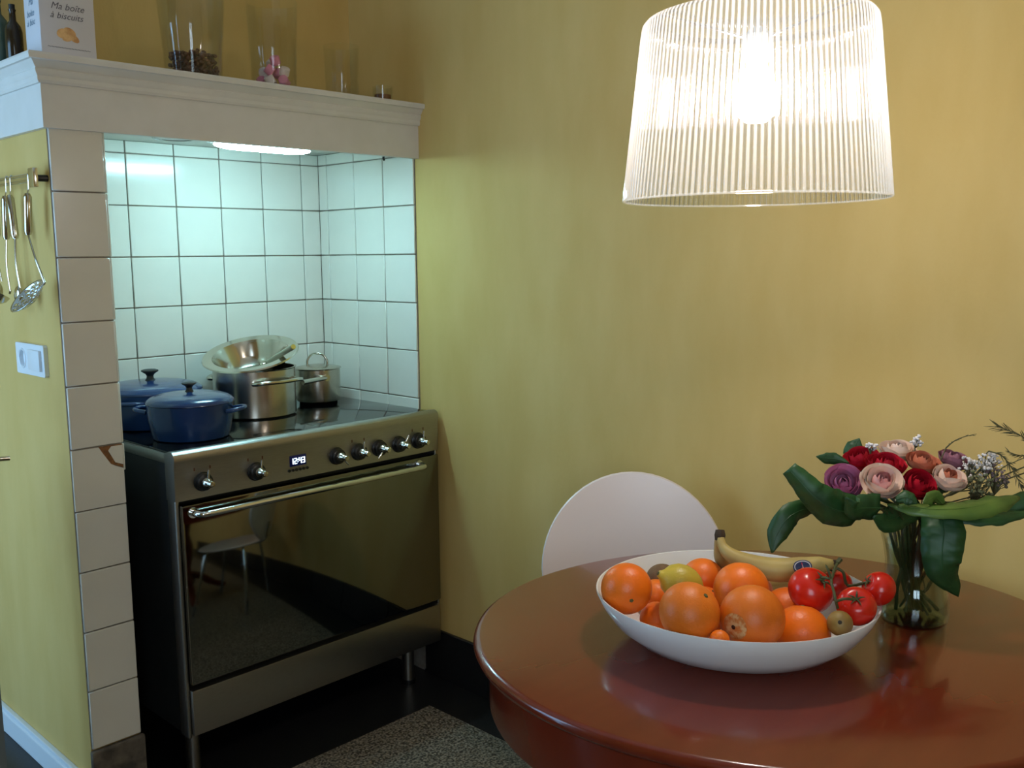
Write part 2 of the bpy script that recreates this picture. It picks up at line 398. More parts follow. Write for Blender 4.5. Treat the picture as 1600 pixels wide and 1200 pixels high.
hp = catmull([(-0.868, -0.632, hz), (-0.868, -0.655, hz), (-0.86, -0.671, hz), (-0.842, hy, hz)], 5) + catmull([(-0.135, hy, hz), (-0.118, -0.671, hz), (-0.11, -0.655, hz), (-0.11, -0.632, hz)], 5)
MB().tube(hp, 0.0085, 14).build('handle', M_chrome, door)
for x in (-0.868, -0.11):
    MB().cyl((x, -0.631, hz), (x, -0.638, hz), 0.014).build('handle_rose', M_chrome, door)
MB().box(-0.895, -0.028, -0.630, -0.59, 0.146, 0.270, 0.003).build('drawer_front', M_steel_front, rc)
for x in (-0.86, -0.10):
    for yy in (-0.545, -0.08):
        lg = MB().cyl((x, yy, 0.012), (x, yy, 0.142), 0.019, seg=20).build('leg', M_steel, rc)
        MB().cyl((x, yy, 0.0), (x, yy, 0.014), 0.024, seg=20).build('foot_pad', M_black, lg)
# knobs: dark bezel, chrome collar, cross pin
for i, x in enumerate((-0.83, -0.675, -0.41, -0.332, -0.256, -0.179, -0.102)):
    ang = (0.12, 0.12, 2.4, 0.1, -2.4, 0.6, 0.1)[i]
    kb = MB().lathe([(0, 0), (0.0255, 0), (0.0255, 0.003), (0.0225, 0.006), (0.0215, 0.016), (0.018, 0.0185), (0, 0.0185)], 32, Matrix.Translation((x, -0.6225, 0.82)) @ Matrix.Rotation(PI / 2, 4, 'X')).build('knob', M_black, rc)
    MB().lathe([(0, 0), (0.0135, 0), (0.013, 0.012), (0.009, 0.017), (0.0065, 0.026), (0.0085, 0.030), (0.007, 0.034), (0, 0.035)], 24, Matrix.Translation((x, -0.640, 0.82)) @ Matrix.Rotation(PI / 2, 4, 'X')).build('knob_cap', M_polished, kb)
    d = Vector((math.sin(ang), 0, math.cos(ang)))
    c = Vector((x, -0.650, 0.82))
    MB().tube([c + d * 0.006, c + d * 0.034], [0.0032, 0.0026], 10).build('knob_pin', M_chrome, kb)
ds = MB().box(-0.568, -0.514, -0.6245, -0.620, 0.8135, 0.8445, 0.001).build('clock_display', mat('display_blue', (16, 26, 96), 0.15), rc)
SEG = {'1': 'bc', '2': 'abged', '0': 'abcdef', '8': 'abcdefg', '3': 'abgcd', '4': 'fgbc', '9': 'abfgcd', '7': 'abc', '5': 'afgcd'}
def seven(par, ch, x, z, wd, ht, y, m):
    th = 0.0019
    S = {'a': (0, wd, ht - th, ht), 'd': (0, wd, 0, th), 'g': (0, wd, ht / 2 - th / 2, ht / 2 + th / 2), 'f': (0, th, ht / 2, ht), 'b': (wd - th, wd, ht / 2, ht), 'e': (0, th, 0, ht / 2), 'c': (wd - th, wd, 0, ht / 2)}
    mb = MB()
    for s_ in SEG[ch]:
        a, b, c, d = S[s_]; mb.box(x + a, x + b, y - 0.0006, y, z + c, z + d)
    mb.build('digit', m, par, False)
for ch, x in zip('1243', (-0.566, -0.554, -0.539, -0.5275)): seven(ds, ch, x, 0.820, 0.0085, 0.0165, -0.6246, M_digit)
mb = MB()
for z in (0.825, 0.8315): mb.box(-0.5432, -0.5412, -0.6252, -0.6246, z - 0.001, z + 0.001)
mb.build('colon', M_digit, ds, False)
for k in range(6): MB().cyl((-0.571 + k * 0.0118, -0.621, 0.803), (-0.571 + k * 0.0118, -0.6262, 0.803), 0.0042, seg=14).build('push_button', M_black, rc)
# printed symbols over the knobs, worn reddish
M_print = mat('red_print', (92, 44, 26), 0.6)
for x in (-0.83, -0.675, -0.332, -0.102):
    for dx in (-0.022, 0.022): MB().box(x + dx - 0.0018, x + dx + 0.0018, -0.6236, -0.6226, 0.851, 0.859).build('printed_mark', M_print, rc, False)

HOB = 0.9025
# ------------------------------------------------------------------ pots on the hob
def dutch_oven(c, R, H, label, rz, ov=1.0):
    c = Vector(c); t = thing('dutch_oven', c, label, 'pot', 'blue enamelled dutch ovens on the hob')
    T = Matrix.Translation(c) @ Matrix.Rotation(rz, 4, 'Z')
    MB().lathe([(0, 0), (R * 0.80, 0), (R * 0.86, 0.004), (R * 0.90, 0.02), (R * 0.965, H * 0.6), (R * 0.985, H), (R * 0.955, H), (R * 0.93, H * 0.6), (R * 0.86, 0.02), (0, 0.01)], 64, T, ov).build('pot_body', M_blue, t)
    for s_ in (-1, 1):
        hx = R * 0.97 * ov
        pts = [(s_ * (hx - 0.004), -0.036, H - 0.022), (s_ * (hx + 0.018), -0.034, H - 0.018), (s_ * (hx + 0.032), -0.02, H - 0.016), (s_ * (hx + 0.035), 0, H - 0.016), (s_ * (hx + 0.032), 0.02, H - 0.016), (s_ * (hx + 0.018), 0.034, H - 0.018), (s_ * (hx - 0.004), 0.036, H - 0.022)]
        MB().tube([T @ p for p in catmull(pts, 4)], 0.0062, 10).build('loop_handle', M_blue, t)
    L = MB().lathe([(0, 0.030), (R * 0.25, 0.0295), (R * 0.5, 0.0265), (R * 0.60, 0.0255), (R * 0.66, 0.0235), (R * 0.72, 0.023), (R * 0.88, 0.017), (R * 0.95, 0.0115), (R * 1.0, 0.006), (R * 1.008, 0.001), (R * 0.97, 0.0), (0, 0.012)], 64, T @ Matrix.Translation((0, 0, H + 0.0005)), ov).build('lid', M_blue, t)
    zt = H + 0.0335
    MB().lathe([(0, -0.003), (0.016, -0.003), (0.0145, 0.002), (0.0105, 0.008), (0.0095, 0.016), (0.013, 0.023), (0.021, 0.029), (0.0245, 0.032), (0.024, 0.036), (0.018, 0.0385), (0, 0.039)], 32, T @ Matrix.Translation((0, 0, zt - 0.004)) @ Matrix.Diagonal((R / 0.146, R / 0.146, R / 0.17, 1))).build('lid_knob', M_knobblack, L)
    return t
dutch_oven((-0.755, -0.432, HOB), 0.117, 0.097, 'smaller round blue enamelled dutch oven on the hob front', -0.80)
dutch_oven((-0.735, -0.158, HOB), 0.146, 0.103, 'larger blue enamelled dutch oven behind the smaller one', 0.75)

# tall steel pot
sp = Vector((-0.428, -0.225, HOB)); Rp, Hp = 0.126, 0.150
t = thing('stock_pot', sp, 'large steel cooking pot with bar handles carrying a tilted mixing bowl', 'pot')
MB().lathe([(0, 0), (Rp - 0.006, 0), (Rp, 0.006), (Rp, Hp - 0.004), (Rp + 0.004, Hp), (Rp - 0.003, Hp), (Rp - 0.003, 0.006), (0, 0.006)], 72, Matrix.Translation(sp)).build('pot_body', M_pot, t)
def bar_handle(c, R, z, ang, half, out, par, r=0.0062):
    """steel rod handle whose ends are fixed to a round wall"""
    pts = []
    for s_, o in ((-1, -0.003), (-1, out * 0.75)): 
        a = ang + s_ * half; pts.append((c.x + (R + o) * math.cos(a), c.y + (R + o) * math.sin(a), z))
    for k in (-0.6, 0, 0.6):
        a = ang + k * half; rr = (R + out) / math.cos(k * half * 0.35)
        pts.append((c.x + rr * math.cos(a), c.y + rr * math.sin(a), z + 0.004))
    for s_, o in ((1, out * 0.75), (1, -0.003)):
        a = ang + s_ * half; pts.append((c.x + (R + o) * math.cos(a), c.y + (R + o) * math.sin(a), z))
    h = MB().tube(catmull(pts, 5), r, 12).build('bar_handle', M_polished, par)
    for s_ in (-1, 1):
        a = ang + s_ * half; p = Vector((c.x + R * math.cos(a), c.y + R * math.sin(a), z)); dd = Vector((math.cos(a), math.sin(a), 0))
        MB().cyl(p - dd * 0.002, p + dd * 0.006, 0.0095, seg=16).build('handle_mount', M_polished, h)
bar_handle(sp, Rp, HOB + 0.112, -1.52, 0.60, 0.034, t)
bar_handle(sp, Rp, HOB + 0.112, 1.62, 0.60, 0.034, t)
# tilted mixing bowl resting in the pot
bc = dep(391.5, 552, 3.015)
tilt = Matrix.Rotation(math.radians(17), 4, Vector((RX.x, RX.y, 0)).normalized()) @ Matrix.Rotation(math.radians(-3), 4, Vector((FW.x, FW.y, 0)).normalized())
TB = Matrix.Translation(bc) @ tilt
t = thing('mixing_bowl', bc + Vector((0, 0, -0.1)), 'shiny steel mixing bowl with wide rim tilted inside the large pot', 'bowl')
MB().lathe([(0, -0.085), (0.052, -0.085), (0.082, -0.074), (0.100, -0.045), (0.113, -0.010), (0.119, 0.0), (0.147, 0.002), (0.150, -0.002), (0.147, -0.003), (0.117, -0.003), (0.1115, -0.011), (0.0985, -0.046), (0.081, -0.0755), (0.052, -0.087), (0, -0.087)], 72, TB).build('bowl_wall', M_polished, t)
# spoon resting over the bowl's rim
a, b = dep(420, 565, 3.06), dep(458, 542, 2.895)
t = thing('cooking_spoon', a, 'steel spoon with round beige handle leaning in the tilted mixing bowl', 'spoon')
dd = (b - a).normalized()
MB().tube([a + dd * s_ for s_ in (0, 0.03, 0.06, (b - a).length)], [0.0075, 0.008, 0.0085, 0.0085], 14).build('handle', mat('beige_handle', (150, 144, 122), 0.5), t)
MB().cyl(b - dd * 0.001, b + dd * 0.003, 0.0075, seg=14).build('end_cap', mat('yellow_cap', (190, 160, 70), 0.4), t)
q = a - dd * 0.03
MB().sphere(q, 0.022, 1, 0.7, 0.35, 20, 12).tube([a, q], [0.006, 0.004], 10).build('spoon_head', M_polished, t)
# small saucepan with lid
ss = Vector((-0.140, -0.150, HOB)); Rs, Hs = 0.0755, 0.115
t = thing('saucepan', ss, 'small lidded steel saucepan in the corner of the hob', 'saucepan')
MB().lathe([(0, 0), (Rs - 0.012, 0), (Rs - 0.003, 0.006), (Rs, 0.016), (Rs, Hs - 0.003), (Rs + 0.004, Hs), (Rs - 0.003, Hs), (Rs - 0.003, 0.014), (0, 0.006)], 56, Matrix.Translation(ss)).build('pan_body', M_pot, t)
hd = Vector((-0.93, -0.30, 0)).normalized(); h0 = ss + Vector((-0.018, -0.075, 0.088))
MB().tube([h0, h0 + hd * 0.02, h0 + hd * 0.07, h0 + hd * 0.125], [0.006, 0.0075, 0.0085, 0.0085], 14).build('handle', M_polished, t)
MB().cyl(h0 + Vector((0.002, 0.008, 0)), h0 + Vector((0.0, -0.006, 0)), 0.011).build('handle_mount', M_polished, t)
L = MB().lathe([(0, 0.012), (Rs * 0.4, 0.0105), (Rs * 0.8, 0.006), (Rs * 1.0, 0.0025), (Rs * 1.055, 0.001), (Rs * 1.05, -0.001), (0, 0.006)], 56, Matrix.Translation(ss + Vector((0, 0, Hs + 0.001)))).build('lid', M_pot, t)
r_ = Vector((RX.x, RX.y, 0)).normalized()
top = ss + Vector((0, 0, Hs + 0.008))
MB().tube(catmull([top - r_ * 0.034, top - r_ * 0.033 + Vector((0, 0, 0.018)), top - r_ * 0.02 + Vector((0, 0, 0.036)), top + Vector((0, 0, 0.041)), top + r_ * 0.02 + Vector((0, 0, 0.036)), top + r_ * 0.033 + Vector((0, 0, 0.018)), top + r_ * 0.034], 5), 0.004, 10).build('lid_handle', M_polished, L)

# ------------------------------------------------------------------ chimney side: socket, rail, utensils
XS = PX0
p0, p1 = on(25, 535, 0, XS - 0.008), on(72, 588, 0, XS - 0.008)
y0, y1, z0, z1 = p1.y, p0.y, p1.z - 0.004, p0.z + 0.002       # y1 deeper into the room
t = thing('wall_socket', (XS, (y0 + y1) / 2, (z0 + z1) / 2), 'white double plate with power socket and rocker switch on the chimney side', 'socket')
sy_, sz_ = y1 - 0.043, (z0 + z1) / 2
b2 = bmesh.new(); XF = XS - 0.010
rect = [b2.verts.new((XF, p, q)) for p, q in ((y0 + .004, z0), (y1 - .004, z0), (y1, z0 + .004), (y1, z1 - .004), (y1 - .004, z1), (y0 + .004, z1), (y0, z1 - .004), (y0, z0 + .004))]
ring_ = [b2.verts.new((XF, sy_ + 0.0212 * math.cos(2 * PI * i / 32), sz_ + 0.0212 * math.sin(2 * PI * i / 32))) for i in range(32)]
ed = [b2.edges.new((L_[i], L_[(i + 1) % len(L_)])) for L_ in (rect, ring_) for i in range(len(L_))]
bmesh.ops.triangle_fill(b2, use_beauty=True, edges=ed)
back = [b2.verts.new((XS + 0.001, v.co.y, v.co.z)) for v in rect]
for i in range(8): b2.faces.new((rect[i], rect[(i + 1) % 8], back[(i + 1) % 8], back[i]))
bmesh.ops.recalc_face_normals(b2, faces=b2.faces)
mb = MB(); mb._merge(b2); mb.build('cover_plate', M_white_gloss, t)
ym = (y0 + y1) / 2; zc = (z0 + z1) / 2
MB().box(XS - 0.017, XS - 0.009, y0 + 0.016, ym - 0.004, z0 + 0.014, z1 - 0.014, 0.002).build('rocker', M_white_gloss, t)
so = MB().lathe([(0.0212, 0), (0.0225, 0.0012), (0.0235, 0.002), (0.0255, 0.002), (0.0265, 0), (0.0212, 0)], 32, Matrix.Translation((XS - 0.010, y1 - 0.043, zc)) @ Matrix.Rotation(-PI / 2, 4, 'Y')).build('socket_ring', M_white_gloss, t)
MB().lathe([(0, 0.0008), (0.0212, 0.0008), (0.0212, 0.0102)], 32, Matrix.Translation((XS, y1 - 0.043, zc)) @ Matrix.Rotation(-PI / 2, 4, 'Y')).build('socket_well', M_white_gloss, so)
for dz in (-0.0095, 0.0095): MB().cyl((XS - 0.0006, y1 - 0.043, zc + dz), (XS - 0.0012, y1 - 0.043, zc + dz), 0.003, seg=12).build('pin_hole', M_black, so)

ra = on(52, 278, 0, XS - 0.03)
t = thing('utensil_rail', (XS, -0.2, ra.z), 'chrome wall rail holding the hanging kitchen utensils', 'rail')
YR0, YR1, XR, ZR = ra.y - 0.004, 0.16, XS - 0.032, ra.z
for dz in (-0.006, 0.008): MB().cyl((XR, YR0, ZR + dz), (XR, YR1, ZR + dz), 0.0042, seg=12).build('rail_bar', M_chrome, t)
for yy in (YR0, YR1):
    MB().box(XR - 0.006, XR + 0.006, yy - 0.016, yy + 0.016, ZR - 0.022, ZR + 0.023, 0.003).build('end_block', M_chrome, t)
    MB().cyl((XR, yy, ZR), (XS + 0.001, yy, ZR), 0.008).build('wall_mount', M_black, t)
def utensil(name, px_top, px_hend, px_head, label, head, group='hanging utensils on the chimney side'):
    """handle from px_top to px_hend, thin rod to px_head"""
    A = on(*px_top, 0, XR - 0.008); B = on(*px_hend, 0, XR - 0.010); H = on(*px_head, 0, XR - 0.012)
    t = thing(name, (A.x, A.y, H.z), label, 'utensil', group)
    hk = MB().tube(catmull([A, A + Vector((0.003, 0, 0.012)), Vector((XR - 0.004, A.y, ZR + 0.008)), Vector((XR, A.y, ZR + 0.0135)), Vector((XR + 0.005, A.y, ZR + 0.008))], 4), 0.0016, 8).build('hook', M_chrome, t)
    MB().tube([A, A + (B - A) * 0.08, A + (B - A) * 0.92, B], [0.0055, 0.0095, 0.0095, 0.0065], 14).build('handle', M_polished, t)
    mid = B + (H - B) * 0.5 + Vector((-0.004, (-0.006 if head == 'skimmer' else 0), 0))
    MB().tube(catmull([B, mid, H], 5), 0.0026, 8).build('rod', M_polished, t)
    return t, H
t, H = utensil('skimmer', (43, 302), (44, 367), (70, 442), 'perforated round steel skimmer hanging from the end of the wall rail', 'skimmer')
# perforated disc, tipped out from the wall
n = 0; dc = on(46, 465, 0, XR - 0.035)
va = (RX * 0.77 + UP * 0.64).normalized(); vc = FW.cross(va).normalized(); vb = (FW * 0.78 - vc * 0.62 * (1 if vc.z < 0 else -1)).normalized(); vn = va.cross(vb).normalized()
TD = Matrix.Translation(dc) @ Matrix(((va.x, vb.x, vn.x, 0), (va.y, vb.y, vn.y, 0), (va.z, vb.z, vn.z, 0), (0, 0, 0, 1)))
b2 = bmesh.new(); NS = 48; rr_ = [0.004 * (k + 1) for k in range(12)] + [0.0505]
zr_ = lambda r: -0.012 + (r / 0.05) ** 2 * 0.018
gr = [[b2.verts.new((r * math.cos(2 * PI * i / NS), r * math.sin(2 * PI * i / NS), zr_(r))) for i in range(NS)] for r in rr_]
b2.faces.new(gr[0])
for k in range(len(rr_) - 1):
    for i in range(NS):
        per = 8 if k < 4 else 4
        if k % 2 == 1 and k < 10 and (i + (k // 2) * per // 4) % per < per // 2: continue      # an open hole
        j = (i + 1) % NS; b2.faces.new((gr[k][i], gr[k][j], gr[k + 1][j], gr[k + 1][i]))
bmesh.ops.transform(b2, matrix=TD, verts=b2.verts)
mb = MB(); mb._merge(b2); hd_ = mb.build('head', mat('skimmer_steel', (205, 210, 214), 0.25, 1.0), t)
hd_.modifiers.new('thickness', 'SOLIDIFY').thickness = 0.0016
MB().tube([H, dc + (H - dc) * 0.55], 0.0028, 8).build('neck', M_polished, t)
t, H = utensil('ladle', (8, 306), (10, 374), (16, 455), 'steel ladle hanging second from the end of the wall rail', 'ladle')
MB().lathe([(0, -0.024), (0.014, -0.021), (0.024, -0.012), (0.028, 0), (0.027, 0), (0.022, -0.012), (0.013, -0.0195), (0, -0.0225)], 28, Matrix.Translation(H + Vector((-0.026, 0.006, -0.006))) @ Matrix.Rotation(0.5, 4, 'Y')).tube([H, H + Vector((0, 0.004, -0.006))], 0.0028).build('head', M_polished, t)
t, H = utensil('serving_spoon', (15, 305), (24, 373), (32, 452), 'steel serving spoon hanging between skimmer and ladle', 'spoon')
MB().sphere(H + Vector((-0.002, 0.008, -0.016)), 0.024, 0.4, 0.75, 1.0, 20, 14).build('head', M_polished, t)
t, H = utensil('carving_fork', (-8, 305), (-5, 372), (3, 440), 'steel utensil with slim rod hanging deepest along the rail', 'fork')
MB().sphere(H + Vector((-0.01, 0.008, -0.022)), 0.024, 0.5, 0.9, 1.0, 20, 14).build('head', M_polished, t)

# ------------------------------------------------------------------ on the mantel
ZM = 1.858
fl, fr_ = on(63, 50, 1, -0.525), on(150, 60, 1, -0.525)
M_tin = mat('tin_white', (206, 202, 206), 0.4, spec=0.4)
M_ink = mat('tin_ink', (92, 88, 98), 0.6)
t = thing('biscuit_tin', ((fl.x + fr_.x) / 2, -0.49, ZM), 'white biscuit tin with grey script lettering on the mantel end', 'tin')
TX0, TX1, TY0, TY1 = fl.x, fr_.x, -0.525, -0.435
body = MB().box(TX0, TX1, TY0, TY1, ZM, ZM + 0.23, 0.004).build('tin_body', M_tin, t)
MB().box(TX0 - 0.002, TX1 + 0.002, TY0 - 0.002, TY1 + 0.002, ZM + 0.228, ZM + 0.258, 0.004).build('lid', M_tin, t)
TR = Matrix.Rotation(PI / 2, 4, 'X')
cx = (TX0 + TX1) / 2
pz = lambda yy: on(105, yy, 1, TY0).z
for s_, px_, yy, sz in (('Ma boîte', 105, 16.5, 0.0215), ('à biscuits', 104, 30.5, 0.0205)):
    P = on(px_, yy, 1, TY0)
    inst(text_mesh(s_, sz, 'lettering', M_ink, 0.35), 'lettering', (P.x, TY0 - 0.0006, P.z), body, TR)
P0, P1 = on(80, 69, 1, TY0), on(136, 76, 1, TY0)
inst(text_mesh('~~~~~~~~~~~~~', 0.013, 'small_print', M_ink), 'small_print', ((P0.x + P1.x) / 2, TY0 - 0.0006, P0.z - 0.008), body, TR)
M_bisc = mat('printed_biscuit', (196, 140, 84), 0.6, rgb2=(228, 184, 126), scale=50)
P = on(105, 56, 1, TY0)
for dx, dz, a, b, rot in ((-0.010, 0.004, 0.014, 0.011, 0.3), (0.006, 0.008, 0.015, 0.010, -0.4), (0.014, -0.003, 0.015, 0.008, -0.6), (0.0, -0.006, 0.012, 0.007, 0.2)):
    MB().lathe([(0, 0), (1, 0), (0, 0.0003)], 24, Matrix.Translation((P.x + dx, TY0 - 0.0003 - 0.0002 * a * 50, P.z + dz)) @ TR @ Matrix.Rotation(rot, 4, 'Z') @ Matrix.Diagonal((a, b, 1, 1))).build('printed_biscuit', M_bisc, body)
TL = Matrix.Rotation(-PI / 2, 4, 'Z') @ TR
M_ink2 = mat('tin_side_ink', (110, 132, 150), 0.6)
for s_, px_, yy in (('Ma', 48, 8), ('boîte', 48, 26), ('à bisc', 49, 40)):
    P = on(px_, yy, 0, TX0)
    inst(text_mesh(s_, 0.021, 'side_lettering', M_ink2, 0.3), 'side_lettering', (TX0 - 0.0006, P.y, P.z), body, TL)

def glass_vessel(name, px, y, w_px, flare, h, label, group):
    P = on(px, 110, 1, y); D = (P - CAM).dot(FW); R = w_px / 2 * D / FPX
    t = thing(name, (P.x, y, ZM), label, 'glass jar', group)
    th = 0.0022
    prof = [(0, 0.0), (R * 0.96, 0.0), (R, 0.004), (R * (1 + flare * 0.5), h * 0.5), (R * (1 + flare), h), (R * (1 + flare) - th, h), (R * (1 + flare * 0.5) - th, h * 0.5), (R - th, 0.010), (0, 0.008)]
    MB().lathe(prof, 48, Matrix.Translation((P.x, y, ZM))).build('glass_wall', M_glass, t)
    return P.x, R
gx, gR = glass_vessel('glass_jar', 303, -0.455, 84, 0.28, 0.27, 'tall flared glass jar with brown beans on the mantel beside the tin', 'glass vessels on the mantel')
M_bean = mat('brown_bean', (78, 44, 30), 0.45, rgb2=(98, 58, 38), scale=40)
mb = MB()
for k in range(260):
    a = random.uniform(0, 2 * PI); r = math.sqrt(random.random()) * (gR - 0.011); z = ZM + 0.014 + random.random() * 0.070 * (1 - 0.3 * r / gR)
    mb.sphere((gx + r * math.cos(a), -0.455 + r * math.sin(a), z), 0.0075, 1, 0.75, 0.65, 8, 6, Matrix.Rotation(random.uniform(0, 3), 4, 'Z') @ Matrix.Rotation(random.uniform(0, 3), 4, 'X'))
tag(mb.build('coffee_beans', M_bean), 'brown beans filling the bottom of the tall flared jar', 'beans', kind='stuff')
gx, gR = glass_vessel('glass_jar', 428, -0.465, 68, 0.16, 0.24, 'glass jar holding pink and white sweets on the mantel', 'glass vessels on the mantel')
M_sw = [mat('pink_sweet', (214, 128, 158), 0.6, rgb2=(222, 140, 168), scale=30), mat('white_sweet', (226, 206, 204), 0.6, rgb2=(230, 212, 208), scale=30)]
SWM = [MB().lathe([(0, -0.015), (0.013, -0.015), (0.0155, -0.012), (0.0155, 0.012), (0.013, 0.015), (0, 0.015)], 16).mesh('sweet', m) for m in M_sw]
k = 0
for lay, (cnt, rr) in enumerate(((5, gR - 0.0275), (4, gR - 0.030), (2, gR - 0.040))):
    for j in range(cnt):
        a = 2 * PI * j / cnt + lay * 0.6; ci = (k + lay) % 2
        o = inst(SWM[ci], 'marshmallow', (gx + rr * math.cos(a), -0.465 + rr * math.sin(a), ZM + 0.0245 + lay * 0.0275), None, Matrix.Rotation(a, 4, 'Z') @ Matrix.Rotation((0.35, 1.2, 0.8)[(k + lay) % 3], 4, 'X') @ Matrix.Rotation(0.4, 4, 'Y'), (0.9, 0.9, 0.78))
        tag(o, ('pink', 'white')[ci] + ' marshmallow in the glass jar on the mantel', 'sweet', ('pink', 'white')[ci] + ' marshmallows in the glass jar'); k += 1
glass_vessel('drinking_glass', 534, -0.465, 50, 0.12, 0.155, 'empty tall drinking glass on the mantel beside the sweets jar', 'glass vessels on the mantel')
gx, gR = glass_vessel('candle_glass', 597, -0.48, 30, 0.1, 0.052, 'small low candle glass with brown wax at the mantel end', 'glass vessels on the mantel')
tag(MB().lathe([(0, 0.010), (gR - 0.004, 0.010), (gR - 0.004, 0.028), (0, 0.027)], 28, Matrix.Translation((gx, -0.48, ZM))).build('candle_wax', mat('brown_wax', (120, 72, 40), 0.5)), 'brown candle wax inside the small low glass', 'candle')
# bottles by the tin
for px_, yv, R, H, m, lb in ((22, -0.36, 0.020, 0.13, mat('dark_brown_glass', (46, 34, 22), 0.15), 'dark brown bottle standing behind the biscuit tin'), (-2, -0.30, 0.026, 0.16, mat('teal_glaze', (58, 84, 78), 0.2, rgb2=(86, 104, 92), scale=14), 'mottled teal bottle beside the dark brown bottle')):
    P = on(px_, 60, 1, yv)
    t = thing('bottle', (P.x, yv, ZM), lb, 'bottle')
    T = Matrix.Translation((P.x, yv, ZM))
    MB().lathe([(0, 0), (R * 0.9, 0), (R, 0.004), (R, H * 0.6), (R * 0.85, H * 0.7), (R * 0.4, H * 0.8), (R * 0.36, H * 0.95), (R * 0.45, H), (0, H)], 32, T).build('glass_body', m, t)
    MB().lathe([(0, H - 0.001), (R * 0.34, H - 0.001), (R * 0.36, H + 0.012), (0, H + 0.013)], 20, T).build('stopper', M_knobblack, t)

# ------------------------------------------------------------------ cabinet at the left edge
CX = on(5, 1100, 1, -1.0).x
t = thing('kitchen_cabinet', (CX - 0.45, -0.75, 0), 'grey-blue kitchen cabinet body under a brown worktop', 'cabinet')
MB().box(CX - 0.9, CX, -0.98, -0.45, 0.08, 0.86, 0.002).build('cabinet_body', M_cab, t, False)
MB().box(CX - 0.88, CX - 0.03, -0.94, -0.47, 0.0, 0.082).build('toe_kick', M_black, t, False)
for k in range(2):
    d = MB().box(CX - 0.897 + k * 0.449, CX - 0.451 + k * 0.449, -1.0, -0.978, 0.09, 0.855, 0.002).build('door', M_cab, t)
    xx = CX - 0.49 + k * 0.08
    MB().tube([(xx, -1.0, 0.70), (xx, -1.025, 0.70), (xx, -1.025, 0.82), (xx, -1.0, 0.82)], 0.005).build('door_handle', M_chrome, d)
wt = MB().box(CX - 0.92, CX + 0.004, -1.01, -0.44, 0.86, 0.895, 0.003).build('worktop', M_counter)
tag(wt, 'brown wooden worktop on the grey-blue cabinet', 'worktop')
P = on(4, 718, 2, 0.925)
t = thing('frying_pan', (P.x - 0.24, P.y - 0.02, 0.895), 'dark frying pan on the brown worktop, steel handle pointing to the chimney', 'pan')
pc = Vector((P.x - 0.26, P.y, 0.8955))
MB().lathe([(0, 0), (0.10, 0), (0.115, 0.012), (0.125, 0.04), (0.122, 0.04), (0.112, 0.014), (0, 0.005)], 40, Matrix.Translation(pc)).build('pan_body', M_black, t)
MB().tube(catmull([pc + Vector((0.118, 0, 0.03)), pc + Vector((0.16, 0.0, 0.036)), pc + Vector((0.22, 0.0, 0.034)), pc + Vector((0.275, 0.0, 0.03))], 4), 0.006, 10).build('handle', M_polished, t)

# ------------------------------------------------------------------ table
TC = Vector((-0.616, -2.143, 0)); TA, TBx = 0.508, 0.449; TANG = math.atan2(-0.737, 0.676); TZ = 0.77
TT = Matrix.Translation(TC) @ Matrix.Rotation(TANG, 4, 'Z')
t = thing('dining_table', TC, 'round polished red-brown wooden table with a curved apron', 'table')
k = TBx / TA
MB().lathe([(0, TZ - 0.026), (TA - 0.02, TZ - 0.026), (TA - 0.010, TZ - 0.023), (TA - 0.003, TZ - 0.017), (TA, TZ - 0.010), (TA - 0.002, TZ - 0.004), (TA - 0.007, TZ - 0.001), (TA - 0.012, TZ), (0, TZ)], 128, TT, 1, k).build('table_top', M_wood, t, True, 60)
MB().lathe([(TA - 0.05, TZ - 0.12), (TA - 0.028, TZ - 0.12), (TA - 0.026, TZ - 0.115), (TA - 0.026, TZ - 0.025), (TA - 0.05, TZ - 0.025), (TA - 0.05, TZ - 0.12)], 128, TT, 1, k).build('apron', M_wood, t)
col = MB().lathe([(0, 0.10), (0.06, 0.10), (0.075, 0.14), (0.055, 0.20), (0.045, 0.26), (0.06, 0.36), (0.065, 0.44), (0.045, 0.54), (0.055, 0.62), (0.12, 0.68), (0.16, TZ - 0.026), (0, TZ - 0.026)], 40, TT).build('pedestal', M_wood, t)
for a in range(4):
    an = TANG + PI / 4 + a * PI / 2; d = Vector((math.cos(an), math.sin(an), 0))
    MB().tube(catmull([TC + d * 0.03 + Vector((0, 0, 0.20)), TC + d * 0.10 + Vector((0, 0, 0.17)), TC + d * 0.20 + Vector((0, 0, 0.08)), TC + d * 0.29 + Vector((0, 0, 0.022))], 5), [0.03] * 5 + [0.028] * 5 + [0.024] * 5 + [0.02], 12).build('foot', M_wood, t)

# ------------------------------------------------------------------ white chair
Ctop = on(987, 737, 2, 0.875)
fx = Vector((-0.735, -0.678, 0)).normalized(); sx_ = Vector((-fx.y, fx.x, 0))       # facing the table, sideways
cb = Vector((Ctop.x, Ctop.y, 0)) + fx * 0.085                                       # foot of the back rest at seat height
t = thing('shell_chair', cb + fx * 0.2, 'white moulded chair with round backrest tucked behind the table', 'chair')
def shell(outline, th, name, m):
    return None
mb = MB(); NR, NA = 8, 56; b2 = bmesh.new(); rings = []
Rb = 0.218; zc_ = 0.875 - Rb * 0.98
def back_pt(u, v, o):
    z = zc_ + v
    lean = 0.085 - (z - 0.43) * 0.195 + 0.10 * (u / Rb) ** 2 * Rb * 1.6
    return Vector((Ctop.x, Ctop.y, 0)) + sx_ * u + fx * (lean + o) + Vector((0, 0, z))
def back_outline(a):
    u, v = math.cos(a), math.sin(a)
    if v < 0: return (u * Rb * (1 - 0.35 * (-v) ** 2.2), v * Rb * 1.02)
    return (u * Rb, v * Rb * 0.98)
